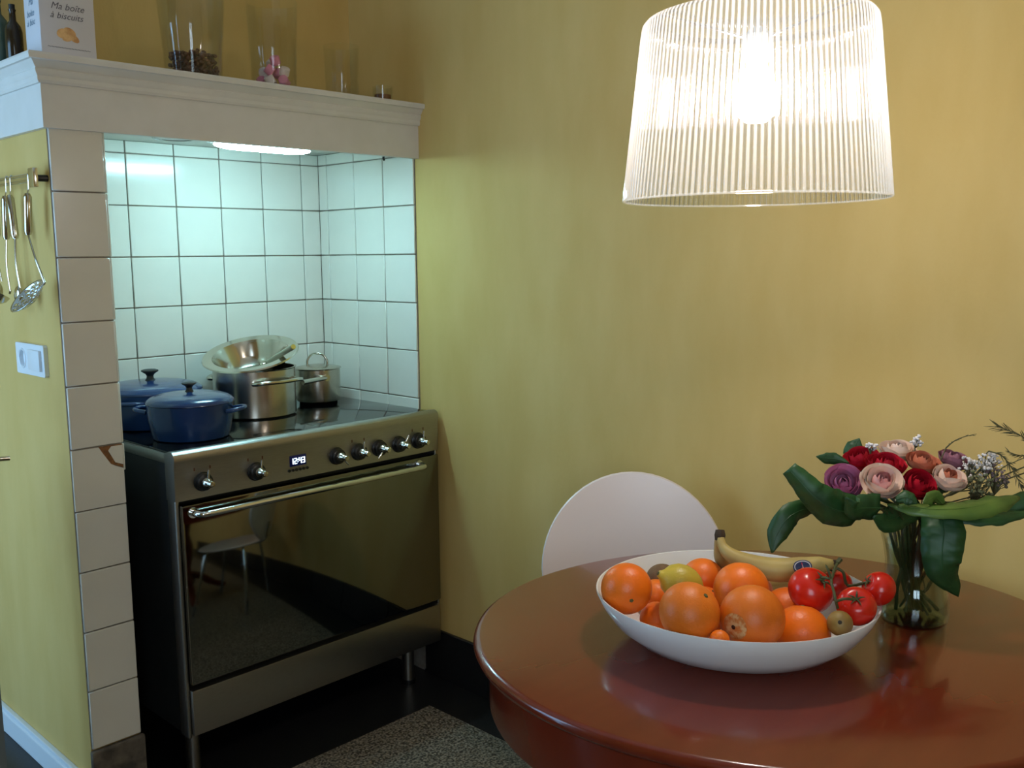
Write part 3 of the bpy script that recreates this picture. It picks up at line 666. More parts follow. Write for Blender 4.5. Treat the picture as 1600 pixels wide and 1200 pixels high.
def back_layer(o, inset):
    L = [[b2.verts.new(back_pt(0, 0, o))]]
    for r in range(1, NR + 1):
        L.append([b2.verts.new(back_pt(*(c * (r / NR) * (1 - inset / Rb) for c in back_outline(2 * PI * i / NA)), o)) for i in range(NA)])
    return L
La, Lb = back_layer(0.006, 0.0025), back_layer(-0.006, 0.0025)
mid = [b2.verts.new(back_pt(*back_outline(2 * PI * i / NA), 0)) for i in range(NA)]
for L in (La, Lb):
    for i in range(NA):
        j = (i + 1) % NA; b2.faces.new((L[0][0], L[1][i], L[1][j]))
        for r in range(1, NR): b2.faces.new((L[r][i], L[r + 1][i], L[r + 1][j], L[r][j]))
for i in range(NA):
    j = (i + 1) % NA
    b2.faces.new((La[NR][i], mid[i], mid[j], La[NR][j])); b2.faces.new((mid[i], Lb[NR][i], Lb[NR][j], mid[j]))
bmesh.ops.recalc_face_normals(b2, faces=b2.faces); mb._merge(b2); mb.build('backrest', M_chair, t)
Sc = cb + fx * 0.19 + Vector((0, 0, 0.44))
FM = Matrix.Translation(Sc) @ Matrix(((fx.x, sx_.x, 0, 0), (fx.y, sx_.y, 0, 0), (0, 0, 1, 0), (0, 0, 0, 1)))
MB().lathe([(0, 0), (0.16, 0.001), (0.20, 0.006), (0.205, 0.011), (0.20, 0.016), (0.16, 0.012), (0, 0.010)], 48, FM, 1.0, 1.02).build('seat', M_chair, t)
MB().tube(catmull([Sc - fx * 0.10 + Vector((0, 0, -0.004)), Sc - fx * 0.18 + Vector((0, 0, 0.0)), Sc - fx * 0.205 + Vector((0, 0, 0.03)), back_pt(0, 0.47 - zc_, -0.004), back_pt(0, 0.56 - zc_, -0.008)], 5), 0.014, 10).build('spine', M_chrome, t)
for a, b in ((1, 1), (1, -1), (-1, 1), (-1, -1)):
    MB().tube([Sc + fx * 0.10 * a + sx_ * 0.10 * b, Sc + fx * 0.12 * a + sx_ * 0.13 * b + Vector((0, 0, -0.03)), Vector((Sc.x, Sc.y, 0)) + fx * 0.17 * a + sx_ * 0.18 * b + Vector((0, 0, 0.004))], [0.009, 0.009, 0.008], 10).build('leg', M_chrome, t)

# ------------------------------------------------------------------ pendant lamp
LC = dep(1178, 312, 1.5); LZ = LC.z; R0, R1, LH = 0.2025, 0.1735, 0.272
t = thing('pendant_lamp', (LC.x, LC.y, LZ), 'ribbed clear pendant lamp shade hanging over the dining table', 'lamp')
NRIB, SUB = 132, 4
b2 = bmesh.new(); rings = []
levels = [(0.0, 0.0, 1), (0.10, 0, 1), (0.3, 0, 1), (0.5, 0, 1), (0.7, 0, 1), (0.9, 0, 1), (0.965, -0.001, 1), (0.988, -0.005, 0.8), (1.0, -0.013, 0.4), (1.0, -0.03, 0.1)]
for f_, dr, amp in levels:
    R = R0 + (R1 - R0) * f_ + dr
    rings.append([b2.verts.new((LC.x + (R + amp * 0.0016 * math.cos(2 * PI * i / SUB)) * math.cos(2 * PI * i / (NRIB * SUB)), LC.y + (R + amp * 0.0016 * math.cos(2 * PI * i / SUB)) * math.sin(2 * PI * i / (NRIB * SUB)), LZ + LH * f_)) for i in range(NRIB * SUB)])
nn = NRIB * SUB
for a, b in zip(rings[:-1], rings[1:]):
    for i in range(nn): b2.faces.new((a[i], a[(i + 1) % nn], b[(i + 1) % nn], b[i]))
mb = MB(); mb._merge(b2)
def acrylic(name, refr, haze):
    m = bpy.data.materials.new(name); m.use_nodes = True; nt = m.node_tree
    nt.nodes.remove(nt.nodes['Principled BSDF'])
    t_ = node(nt, 'ShaderNodeBsdfTransparent'); t_.inputs[0].default_value = (0.97, 0.965, 0.97, 1)
    r = node(nt, 'ShaderNodeBsdfRefraction'); r.inputs['IOR'].default_value = 1.35; r.inputs['Roughness'].default_value = 0.16
    tl = node(nt, 'ShaderNodeBsdfTranslucent'); tl.inputs[0].default_value = (0.96, 0.95, 0.98, 1)
    g = node(nt, 'ShaderNodeBsdfGlossy'); g.inputs['Roughness'].default_value = 0.07
    lw = node(nt, 'ShaderNodeLayerWeight'); lw.inputs[0].default_value = 0.25
    m1 = node(nt, 'ShaderNodeMixShader'); m1.inputs[0].default_value = refr
    nt.links.new(t_.outputs[0], m1.inputs[1]); nt.links.new(r.outputs[0], m1.inputs[2])
    m2 = node(nt, 'ShaderNodeMixShader'); m2.inputs[0].default_value = haze
    nt.links.new(m1.outputs[0], m2.inputs[1]); nt.links.new(tl.outputs[0], m2.inputs[2])
    ma = node(nt, 'ShaderNodeMath', operation='MULTIPLY_ADD'); ma.inputs[1].default_value = 0.35; ma.inputs[2].default_value = 0.03
    nt.links.new(lw.outputs['Facing'], ma.inputs[0])
    m3 = node(nt, 'ShaderNodeMixShader'); nt.links.new(ma.outputs[0], m3.inputs[0])
    nt.links.new(m2.outputs[0], m3.inputs[1]); nt.links.new(g.outputs[0], m3.inputs[2])
    nt.links.new(m3.outputs[0], nt.nodes['Material Output'].inputs[0]); return m
M_ridge, M_valley = acrylic('acrylic_ridge', 0.62, 0.17), acrylic('acrylic_valley', 0.40, 0.04)
sh = mb.build('shade', M_valley, t, True, 80)
sh.data.materials.append(M_ridge)
for f_ in sh.data.polygons:
    c_ = f_.center; i_ = int(((math.atan2(c_.y - LC.y, c_.x - LC.x) / (2 * PI)) % 1.0) * nn) % SUB
    f_.material_index = 1 if i_ in (0, 3) else 0
M_rim = thin_glass('acrylic_rim', (0.95, 0.95, 0.95), 0.14, (1, 1, 1), 1.0, 0.05, 1.6)
MB().tube([(LC.x + R0 * math.cos(2 * PI * i / 96), LC.y + R0 * math.sin(2 * PI * i / 96), LZ) for i in range(97)], 0.0017, 8, False).build('shade_rim', M_rim, sh)
BZ = LZ + 0.152
M_bulb = emis('bulb_glow', (255, 246, 236), BULB_E)
MB().lathe([(0, -0.036), (0.016, -0.034), (0.03, -0.022), (0.035, -0.004), (0.032, 0.014), (0.022, 0.034), (0.015, 0.05), (0.0135, 0.058), (0, 0.058)], 32, Matrix.Translation((LC.x, LC.y, BZ))).build('bulb', M_bulb, t)
so = MB().lathe([(0, 0.056), (0.018, 0.056), (0.02, 0.06), (0.02, 0.095), (0.012, 0.105), (0.005, 0.108), (0, 0.108)], 24, Matrix.Translation((LC.x, LC.y, BZ))).build('bulb_holder', M_white_gloss, t)
for k in range(3):
    a = 2 * PI * k / 3 + 0.5
    MB().tube([(LC.x + 0.016 * math.cos(a), LC.y + 0.016 * math.sin(a), BZ + 0.09), (LC.x + (R1 - 0.014) * math.cos(a), LC.y + (R1 - 0.014) * math.sin(a), LZ + LH - 0.002)], 0.0022, 8).build('spider_arm', M_chrome, t)
MB().cyl((LC.x, LC.y, BZ + 0.105), (LC.x, LC.y, CEIL - 0.02), 0.003, seg=8).build('cord', M_white_gloss, t)
MB().lathe([(0, -0.03), (0.045, -0.03), (0.05, -0.025), (0.05, 0.002), (0, 0.002)], 32, Matrix.Translation((LC.x, LC.y, CEIL - 0.002))).build('ceiling_rose', M_white_gloss, t)

# ------------------------------------------------------------------ fruit bowl
BC = Vector((-0.703, -2.110, TZ))
t = thing('fruit_bowl', BC, 'wide white ceramic bowl heaped with fruit on the table', 'bowl')
bp_ = [(0, 0.003), (0.105, 0.003), (0.110, 0.0), (0.122, 0.0), (0.132, 0.003), (0.164, 0.016), (0.192, 0.038), (0.209, 0.062), (0.2185, 0.083), (0.2180, 0.0852), (0.2155, 0.0848), (0.205, 0.064), (0.188, 0.042), (0.161, 0.021), (0.13, 0.0085), (0, 0.0075)]
MB().lathe(bp_, 96, Matrix.Translation(BC) @ Matrix.Rotation(math.atan2(-0.897, 0.441), 4, 'Z'), 1.02, 0.97).build('bowl_body', M_ceramic, t)

def orange_mat(name, a, b, rough):
    return mat(name, a, rough, rgb2=b, scale=7, detail=4, lo=0.3, hi=0.75, bump=0.22, bscale=420, spec=0.45, sss=0.08)
M_or = [orange_mat('orange_peel_bright', (240, 118, 22), (232, 102, 14), 0.36), orange_mat('orange_peel_dull', (226, 118, 26), (204, 94, 16), 0.42), orange_mat('clementine_peel', (242, 122, 26), (226, 100, 16), 0.4)]
M_navel = mat('dry_navel', (198, 150, 100), 0.8, rgb2=(186, 100, 34), scale=130, lo=0.42, hi=0.6, bump=0.5, bscale=200)
M_stem = mat('fruit_stem', (94, 96, 48), 0.7, rgb2=(70, 66, 34), scale=60)
GF = 'oranges heaped in the white bowl'
def orange(px, py, r, D, mi, label, pole, sq=0.95, navel=False):
    """pole: direction the stem end points to"""
    c = dep(px, py, D); R = r * D / FPX
    t = thing('orange', c - Vector((0, 0, R)), label, 'orange', GF)
    q = Vector(pole).normalized().to_track_quat('Z', 'Y').to_matrix().to_4x4()
    T = Matrix.Translation(c) @ q
    prof = []
    for i in range(21):
        th = PI * i / 20; rr = R * math.sin(th); z = -R * sq * math.cos(th)
        if i >= 19: z -= R * 0.035 * (i - 18) ** 1.2 * 0.6
        prof.append((max(rr, 0), z))
    MB().lathe(prof, 40, T).build('peel', M_or[mi], t)
    zt = prof[-1][1]
    if navel:
        MB().lathe([(0, R * 0.03), (R * 0.12, R * 0.035), (R * 0.26, R * 0.012), (R * 0.40, -R * 0.055), (R * 0.1, -R * 0.10), (0, -R * 0.10)], 24, T @ Matrix.Translation((0, 0, zt + R * 0.03))).build('navel', M_navel, t)
        MB().lathe([(0, 0.0005), (R * 0.07, 0.0005), (0, 0.001)], 10, T @ Matrix.Translation((0, 0, zt + R * 0.065))).build('navel_eye', M_black, t)
    else:
        MB().lathe([(0, R * 0.035), (R * 0.055, R * 0.03), (R * 0.085, R * 0.005), (R * 0.09, -R * 0.03), (0, -R * 0.04)], 5, T @ Matrix.Translation((0, 0, zt + R * 0.015))).build('stem_button', M_stem, t)
    return t
tocam = -FW
def pol(u, v, w=1.0): return RX * u + UP * v - FW * w
orange(978.9, 919.6, 40.1, 1.532, 0, 'bright orange with stem button resting on the bowl rim', pol(0.10, -0.32))
orange(1077.4, 956.9, 48.1, 1.417, 1, 'dull orange at the bowl front beside the lemon', pol(0.5, 0.75, 0.55))
orange(1174.9, 965.3, 50.8, 1.417, 1, 'orange with a dry pale navel at the bowl front', pol(-0.78, -0.12, 0.75), 1.0, True)
orange(1252.5, 988, 44.1, 1.447, 0, 'bright orange wedged between navel orange and olive brown kiwi', pol(0.1, 0.9, -0.2))
orange(1158.1, 920.1, 43, 1.512, 0, 'bright orange on top of the heap in front of the bananas', pol(0.1, 0.95, -0.3))
orange(1175.1, 924.4, 32.4, 1.612, 0, 'orange half hidden behind the topmost orange', pol(0.4, 0.6, -0.5))
orange(1098, 904, 33, 1.625, 2, 'small orange at the back of the bowl by the banana stem', pol(0.1, 0.9, -0.4))
orange(1100.8, 953.1, 37.6, 1.562, 2, 'clementine with dark stem dot behind the dull orange', pol(0.35, 0.88, 0.25))
orange(1025, 931, 27, 1.636, 2, 'small orange behind the lemon and the rim orange', pol(0, 0.9, -0.4))
orange(1027, 968.2, 28, 1.549, 2, 'clementine low in the bowl under the rim orange', pol(0.45, 0.62, 0.4))
orange(1230.4, 953.8, 37.6, 1.556, 2, 'orange between the navel orange and the tomatoes', pol(0.2, 0.9, -0.3))
orange(1124, 1000, 16, 1.378, 2, 'clementine sunk between dull orange and navel orange', pol(0.1, 0.2, -0.9))

# lemon
c = dep(1064, 911, 1.525); ax = (RX * -0.95 + UP * 0.42 - FW * 0.15).normalized()
t = thing('lemon', c - Vector((0, 0, 0.03)), 'yellow-green lemon on top of the oranges', 'lemon')
T = Matrix.Translation(c) @ ax.to_track_quat('Z', 'Y').to_matrix().to_4x4()
pf = [(0, -0.039), (0.006, -0.0375), (0.012, -0.034), (0.021, -0.026), (0.0275, -0.014), (0.030, 0.0), (0.0275, 0.014), (0.021, 0.025), (0.012, 0.0315), (0.0075, 0.036), (0.0055, 0.040), (0, 0.0415)]
MB().lathe(pf, 36, T).build('peel', mat('lemon_peel', (208, 178, 62), 0.38, rgb2=(178, 156, 52), scale=9, bump=0.25, bscale=380, sss=0.06), t)
MB().lathe([(0, 0.002), (0.003, 0.001), (0.0035, -0.002), (0, -0.003)], 8, T @ Matrix.Translation((0, 0, 0.041))).build('stem_tip', M_stem, t)
M_kiwi = mat('kiwi_skin', (112, 84, 56), 0.85, rgb2=(136, 104, 72), scale=60, bump=0.5, bscale=500)
M_green = mat('pear_skin', (150, 122, 54), 0.55, rgb2=(124, 92, 44), scale=24, bump=0.15, bscale=200)
def ovoid(name, px, py, r, D, m, label, cat, ax, L, eye):
    c = dep(px, py, D); R = r * D / FPX
    t = thing(name, c - Vector((0, 0, R)), label, cat)
    T = Matrix.Translation(c) @ Vector(ax).normalized().to_track_quat('Z', 'Y').to_matrix().to_4x4()
    MB().lathe([(R * math.sin(PI * i / 16), -R * L * math.cos(PI * i / 16) - (R * 0.06 if i in (0, 16) else 0) * (1 if i else -1)) for i in range(17)], 32, T).build('skin', m, t)
    MB().lathe([(0, R * 0.03), (R * 0.09, R * 0.05), (R * 0.17, R * 0.02), (R * 0.12, -R * 0.1), (0, -R * 0.1)], 7, T @ Matrix.Translation((0, 0, R * L * 0.97))).build('calyx', eye, t)
M_calyx = mat('dark_calyx', (44, 34, 20), 0.8)
ovoid('kiwi', 1034, 901, 20, 1.679, M_kiwi, 'brown furry kiwi at the back of the bowl behind the lemon', 'kiwi', RX + UP * 0.1, 1.2, M_calyx)
ovoid('kiwi', 1312.4, 974, 19.7, 1.416, M_green, 'olive brown kiwi with dark calyx tucked under the tomatoes', 'kiwi', CAM - dep(1312.4, 974, 1.416) + UP * 0.12, 1.05, M_calyx)

# tomatoes on the vine
M_tom = mat('tomato_skin', (186, 22, 14), 0.24, rgb2=(204, 36, 18), scale=5, spec=0.5, sss=0.05)
M_vine = mat('tomato_vine', (58, 62, 30), 0.6, rgb2=(76, 78, 40), scale=80)
tt = thing('vine_tomatoes', dep(1320, 955, 1.5), 'four glossy red tomatoes on one green vine at the bowl edge', 'tomatoes')
def tomato(px, py, r, D, pole):
    c = dep(px, py, D); R = r * D / FPX
    q = Vector(pole).normalized().to_track_quat('Z', 'Y').to_matrix().to_4x4(); T = Matrix.Translation(c) @ q
    prof = []
    for i in range(21):
        th = PI * i / 20; z = -R * 0.9 * math.cos(th)
        if i > 16: z -= R * 0.045 * (i - 16) ** 1.1
        prof.append((R * math.sin(th), z))
    o = MB().lathe(prof, 40, T).build('tomato', M_tom, tt)
    zt = prof[-1][1]
    mb = MB()
    for k in range(5):
        a = 2 * PI * k / 5 + 0.3
        p = [Vector((R * f_ * math.cos(a), R * f_ * math.sin(a), zt + R * h)) for f_, h in ((0.03, 0.06), (0.20, 0.19), (0.34, 0.16), (0.44, 0.14))]
        mb.tube([T @ v for v in p], [R * 0.05, R * 0.05, R * 0.03, R * 0.01], 6)
    mb.build('calyx', M_vine, o)
    return T @ Vector((0, 0, zt + R * 0.05))
e1 = tomato(1267, 922, 36, 1.495, pol(0.42, 0.62, 0.62))
e2 = tomato(1303, 913, 28, 1.588, pol(-0.1, 0.95, 0.1))
e3 = tomato(1338.1, 947.1, 30.7, 1.445, pol(-0.25, 0.62, 0.72))
e4 = tomato(1373, 919.7, 27, 1.477, pol(-0.8, 0.5, 0.1))
st = [dep(1308, 880, 1.50), dep(1299, 905, 1.46), dep(1303, 925, 1.44), dep(1306, 940, 1.43), dep(1309, 950, 1.435)]
mb = MB().tube(catmull(st, 5), 0.0021, 8)
mb.tube(catmull([st[1], e1 + UP * 0.006, e1], 4), 0.0022, 8).tube(catmull([st[3], dep(1318, 936, 1.42), e3], 4), 0.0022, 8)
mb.tube(catmull([st[0] + UP * -0.008, dep(1318, 895, 1.50), dep(1325, 915, 1.51), e4], 4), 0.0024, 8).tube(catmull([st[1], dep(1302, 898, 1.52), e2], 4), 0.002, 8)
mb.tube([dep(1308, 880, 1.50), dep(1313, 874, 1.505)], [0.0034, 0.004], 8).tube(catmull([st[1], dep(1295, 893, 1.46), dep(1290, 882, 1.465)], 3), [0.002] * 6 + [0.0006], 6)
mb.build('vine', M_vine, tt)

# bananas
M_ban = mat('banana_skin', (182, 158, 92), 0.5, rgb2=(152, 130, 80), scale=12, stretch=(1, 1, 1), detail=6, lo=0.4, hi=0.8, spec=0.35)
M_btip = mat('banana_tip', (46, 32, 20), 0.8, rgb2=(66, 48, 28), scale=80)
bn = thing('banana_bunch', dep(1215, 900, 1.62), 'pair of bananas joined at the stem lying across the bowl back', 'bananas')
def banana(pts, rad, name='banana'):
    path = catmull(pts, 6); n = len(path)
    rs = []
    for i in range(n):
        f_ = i / (n - 1) * (len(rad) - 1); k = min(int(f_), len(rad) - 2); rs.append(rad[k] + (rad[k + 1] - rad[k]) * (f_ - k))
    o = MB().tube(path, rs, 7).build(name, M_ban, bn, True, 75)
    MB().tube([path[-1] - (path[-1] - path[-2]) * 0.2, path[-1] + (path[-1] - path[-2]).normalized() * 0.006], [rs[-1] * 1.02, rs[-1] * 0.7], 7).build('blossom_end', M_btip, o)
    return o, path, rs
S0 = dep(1125, 836, 1.608)
b1, pth, rs = banana([S0, dep(1129, 853, 1.600), dep(1143, 868, 1.590), dep(1172, 882, 1.584), dep(1212, 890, 1.579), dep(1252, 888, 1.574), dep(1282, 883, 1.569), dep(1303, 880, 1.564)], [0.007, 0.008, 0.0125, 0.018, 0.0205, 0.0195, 0.015, 0.006])
b2_, _, _ = banana([S0 + FW * 0.004, dep(1124, 855, 1.63), dep(1128, 872, 1.638), dep(1140, 888, 1.649), dep(1165, 903, 1.664), dep(1200, 910, 1.674), dep(1235, 906, 1.679), dep(1255, 897, 1.684)], [0.007, 0.009, 0.013, 0.017, 0.018, 0.017, 0.013, 0.005])
MB().tube([S0 + Vector((0, 0, -0.008)), S0, dep(1125, 828, 1.610)], [0.0085, 0.0095, 0.0075], 8).build('stem', M_btip, bn)
# oval sticker on the front banana
c = dep(1250, 884, 1.574); nrm = (-FW + UP * 0.35).normalized(); r_b = 0.0192
stk = c + nrm * 0.0
M_stb = mat('sticker_blue', (30, 40, 84), 0.35); M_str = mat('sticker_red', (190, 44, 62), 0.35); M_stw = mat('sticker_white', (214, 210, 206), 0.35)
def sticker(rx, ry, off, m, name, dx=0.0, dy=0.0, tri=False):
    vs = []; N = 28
    ub = (pth[32] - pth[28]).normalized(); vb = (nrm - ub * nrm.dot(ub)).normalized(); wb = ub.cross(vb)
    if wb.z < 0: wb = -wb
    bc_ = min(pth, key=lambda p: (p - c).length)
    def P(x, y):
        a = y / r_b; return bc_ + ub * x + (vb * math.cos(a) + wb * math.sin(a)) * (r_b * 1.0 + off)
    if tri: pts = [(dx - rx, dy - ry), (dx + rx, dy - ry), (dx, dy + ry)]
    else: pts = [(dx + rx * math.cos(2 * PI * i / N), dy + ry * math.sin(2 * PI * i / N)) for i in range(N)]
    cen = P(dx, dy); ring = [P(*p) for p in pts]; n = len(ring)
    MB().poly([cen] + ring, [(0, 1 + i, 1 + (i + 1) % n) for i in range(n)]).build(name, m, b1, False)
sticker(0.0150, 0.0115, 0.0008, M_stb, 'sticker')
sticker(0.0130, 0.0096, 0.0010, M_stw, 'sticker_ring')
sticker(0.0116, 0.0083, 0.0012, M_stb, 'sticker_field')
sticker(0.0062, 0.0070, 0.0014, M_str, 'sticker_emblem', tri=True)
sticker(0.0014, 0.0042, 0.0016, M_stw, 'sticker_mark', 0.0005, -0.0002, True)

# ------------------------------------------------------------------ vase with bouquet
VC = Vector((-0.419, -2.286, TZ)); VD = (VC - CAM).dot(FW)
t = thing('flower_vase', VC, 'waisted clear glass vase holding the bouquet on the table', 'vase')
M_vase = thin_glass('vase_glass', (0.88, 0.92, 0.89), ior=1.5)
vo = [(0.050, 0.0), (0.056, 0.006), (0.058, 0.02), (0.0575, 0.04), (0.052, 0.062), (0.047, 0.085), (0.0475, 0.105), (0.053, 0.135), (0.062, 0.165), (0.071, 0.188)]
vp = [(0, 0)] + vo + [(r - 0.003, z) for r, z in reversed(vo[1:])] + [(0, 0.009)]
MB().lathe(vp, 56, Matrix.Translation(VC)).build('vase_glass', M_vase, t)
M_water = thin_glass('vase_water', (0.80, 0.86, 0.79), ior=1.33)
tag(MB().lathe([(0, 0.0098), (0.050, 0.0098)] + [(r - 0.0040, z) for r, z in vo[2:8]] + [(0, 0.134)], 40, Matrix.Translation(VC)).build('vase_water', M_water), 'dim greenish water standing in the glass vase', 'water')
M_stalk = mat('green_stalk', (40, 58, 28), 0.5, rgb2=(52, 68, 34), scale=30)
M_lf = mat('glossy_leaf', (24, 60, 26), 0.5, rgb2=(34, 76, 32), scale=16, detail=5, spec=0.5)
M_lf2 = mat('light_leaf', (56, 86, 34), 0.42, rgb2=(86, 112, 46), scale=12, detail=5)
ZR_ = VC + Vector((0, 0, 0.19))
def leaf(pts, widths, m, label, fold=0.18, twist=0.0, name='foliage_leaf', stalk=True, cat='leaf', nseg=5):
    """blade along a line of (px, py, depth) points, width in metres across"""
    P = [dep(*p) for p in pts]; path = catmull(P, nseg); n = len(path)
    ws = []
    for i in range(n):
        f_ = i / (n - 1) * (len(widths) - 1); k = min(int(f_), len(widths) - 2); ws.append(widths[k] + (widths[k + 1] - widths[k]) * (f_ - k))
    b2 = bmesh.new(); rows_ = []
    for i in range(n):
        tg = (path[min(i + 1, n - 1)] - path[max(i - 1, 0)]).normalized()
        vw = (path[i] - CAM).normalized()
        side = tg.cross(vw).normalized(); nor = side.cross(tg).normalized()
        a = twist if not isinstance(twist, (list, tuple)) else twist[0] + (twist[1] - twist[0]) * i / (n - 1)
        s2 = side * math.cos(a) + nor * math.sin(a); n2 = nor * math.cos(a) - side * math.sin(a)
        row = []
        for u in (-1, -0.5, 0, 0.5, 1):
            row.append(b2.verts.new(path[i] + s2 * (u * ws[i] / 2) + n2 * (abs(u) * fold * ws[i] / 2 + 0.05 * abs(u) * ws[i] * math.sin(i * 1.7 + u * 2))))
        rows_.append(row)
    for a, b in zip(rows_[:-1], rows_[1:]):
        for k in range(4): b2.faces.new((a[k], a[k + 1], b[k + 1], b[k]))
    t = thing(name, P[0], label, cat, 'foliage in the vase')
    mb = MB(); mb._merge(b2); o = mb.build('blade', m, t, True, 80)
    md = o.modifiers.new('thickness', 'SOLIDIFY'); md.thickness = 0.0009
    MB().tube([p + (-FW) * 0.0006 for p in path[:-1]], [max(0.0005, 0.0016 * (1 - i / n)) for i in range(n - 1)], 5).build('midrib', m, t)
    if stalk:
        hz_ = Vector((P[0].x - ZR_.x, P[0].y - ZR_.y, 0)); hz_ = hz_.normalized() if hz_.length > 1e-4 else Vector((1, 0, 0))
        lip = [ZR_ + hz_ * 0.085 + Vector((0, 0, 0.006))] if (P[0] - ZR_).to_2d().length > 0.095 else []
        MB().tube(catmull([P[0]] + lip + [ZR_ + hz_ * 0.060 + Vector((0, 0, 0.008)), ZR_ + hz_ * 0.046 + Vector((0, 0, -0.025)), VC + hz_ * 0.026 + Vector((0, 0, 0.10)), VC - hz_ * random.uniform(0, 0.03) + Vector((0, 0, 0.016))], 5), 0.0022, 6).build('leaf_stalk', M_stalk, t)
    return t
leaf([(1345, 802, 1.548), (1305, 797, 1.530), (1272, 776, 1.525), (1250, 752, 1.53), (1232, 733, 1.535)], [0.050, 0.062, 0.046, 0.036, 0.026], M_lf, 'dark green leaf bent upwards beyond the mauve rose', 0.5, 0.25)
leaf([(1305, 800, 1.64), (1268, 794, 1.62), (1235, 806, 1.59), (1214, 835, 1.59), (1206, 864, 1.59)], [0.03, 0.034, 0.040, 0.034, 0.003], M_lf, 'drooping dark leaf hanging over the bananas', 0.2, [0.9, -0.2])
leaf([(1324, 722, 1.615), (1305, 717, 1.62), (1290, 716, 1.62), (1275, 713, 1.62)], [0.004, 0.020, 0.019, 0.001], M_lf, 'small pointed leaf sticking out beside the mauve rose', 0.2, 0.2)
leaf([(1338, 722, 1.71), (1332, 708, 1.71), (1337, 696, 1.71), (1343, 685, 1.71)], [0.012, 0.032, 0.030, 0.001], M_lf, 'small upright leaf behind the red roses', 0.2, 0.1)
leaf([(1375, 794, 1.522), (1350, 794, 1.512), (1334, 795, 1.505), (1322, 777, 1.50)], [0.044, 0.042, 0.034, 0.002], M_lf, 'folded leaf under the mauve and cream roses', 0.35, 0.35)
leaf([(1440, 792, 1.57), (1405, 806, 1.545), (1385, 815, 1.53), (1364, 807, 1.52)], [0.030, 0.042, 0.036, 0.004], M_lf, 'broad leaf curling down over the vase rim', 0.25, 0.1)
leaf([(1388, 788, 1.53), (1420, 792, 1.51), (1470, 796, 1.50), (1520, 792, 1.51), (1560, 782, 1.53), (1592, 776, 1.56)], [0.004, 0.026, 0.030, 0.044, 0.040, 0.008], M_lf2, 'long light green leaf lying flat along the bouquet front', 0.35, 0.75)
leaf([(1470, 806, 1.58), (1520, 806, 1.57), (1560, 806, 1.57), (1610, 800, 1.58)], [0.02, 0.036, 0.034, 0.012], M_lf, 'dark leaf reaching out under the light green leaf', 0.3, 0.8)
leaf([(1545, 800, 1.60), (1580, 786, 1.60), (1610, 778, 1.60), (1640, 780, 1.61)], [0.01, 0.034, 0.034, 0.006], M_lf, 'glossy leaf beyond the tip of the light green leaf', 0.4, 0.5)
leaf([(1468, 800, 1.53), (1474, 830, 1.515), (1472, 862, 1.51), (1474, 892, 1.515), (1490, 918, 1.53), (1497, 932, 1.54)], [0.055, 0.066, 0.062, 0.052, 0.024, 0.001], M_lf, 'large dark leaf hanging down in front of the vase', 0.12, 0.1)
leaf([(1335, 812, 1.585), (1300, 796, 1.572), (1278, 782, 1.568), (1262, 780, 1.57)], [0.03, 0.046, 0.036, 0.006], M_lf, 'pale edged leaf behind the bent dark leaf', 0.3, 0.5)
leaf([(1400, 781, 1.512), (1414, 777, 1.505), (1425, 781, 1.502), (1433, 787, 1.502)], [0.008, 0.024, 0.020, 0.002], M_lf, 'small leaf between cream and red front roses', 0.2, 0.3)
leaf([(1474, 788, 1.525), (1462, 778, 1.515), (1452, 780, 1.508), (1442, 786, 1.503)], [0.008, 0.024, 0.020, 0.002], M_lf2, 'small lighter leaf under the red front rose', 0.2, 0.3)

def petal_mesh(R, wd, H, curl, m, shut=0.0):
    """cupped petal rising from the origin along +Z, bulging to +X"""
    b2 = bmesh.new(); NU, NV = 10, 7; g = []
    for j in range(NV + 1):
        v = j / NV; row = []
        for i in range(NU + 1):
            u = i / NU * 2 - 1
            half = wd * (0.35 + 0.65 * math.sin(PI * (0.15 + 0.6 * v))) * (1 - 0.0 * v)
            a = u * half
            top = 1 - 0.16 * u * u
            z = H * v * (top if v > 0.5 else 1 - 0.16 * u * u * v * 2)
            rr = R * (0.25 + 0.85 * math.sin(PI / 2 * min(1, v * 1.25))) + curl * max(0, v - 0.6) ** 2 * 6 * (0.6 + 0.4 * abs(u))
            rr *= 1 - shut * max(0, v - 0.45) / 0.55 * (1 - 0.25 * u * u)
            row.append(b2.verts.new((rr * math.cos(a), rr * math.sin(a), z)))
        g.append(row)
    for j in range(NV):
        for i in range(NU): b2.faces.new((g[j][i], g[j][i + 1], g[j + 1][i + 1], g[j + 1][i]))
    mb = MB(); mb._merge(b2); return mb.mesh('petal', m, True, 80)
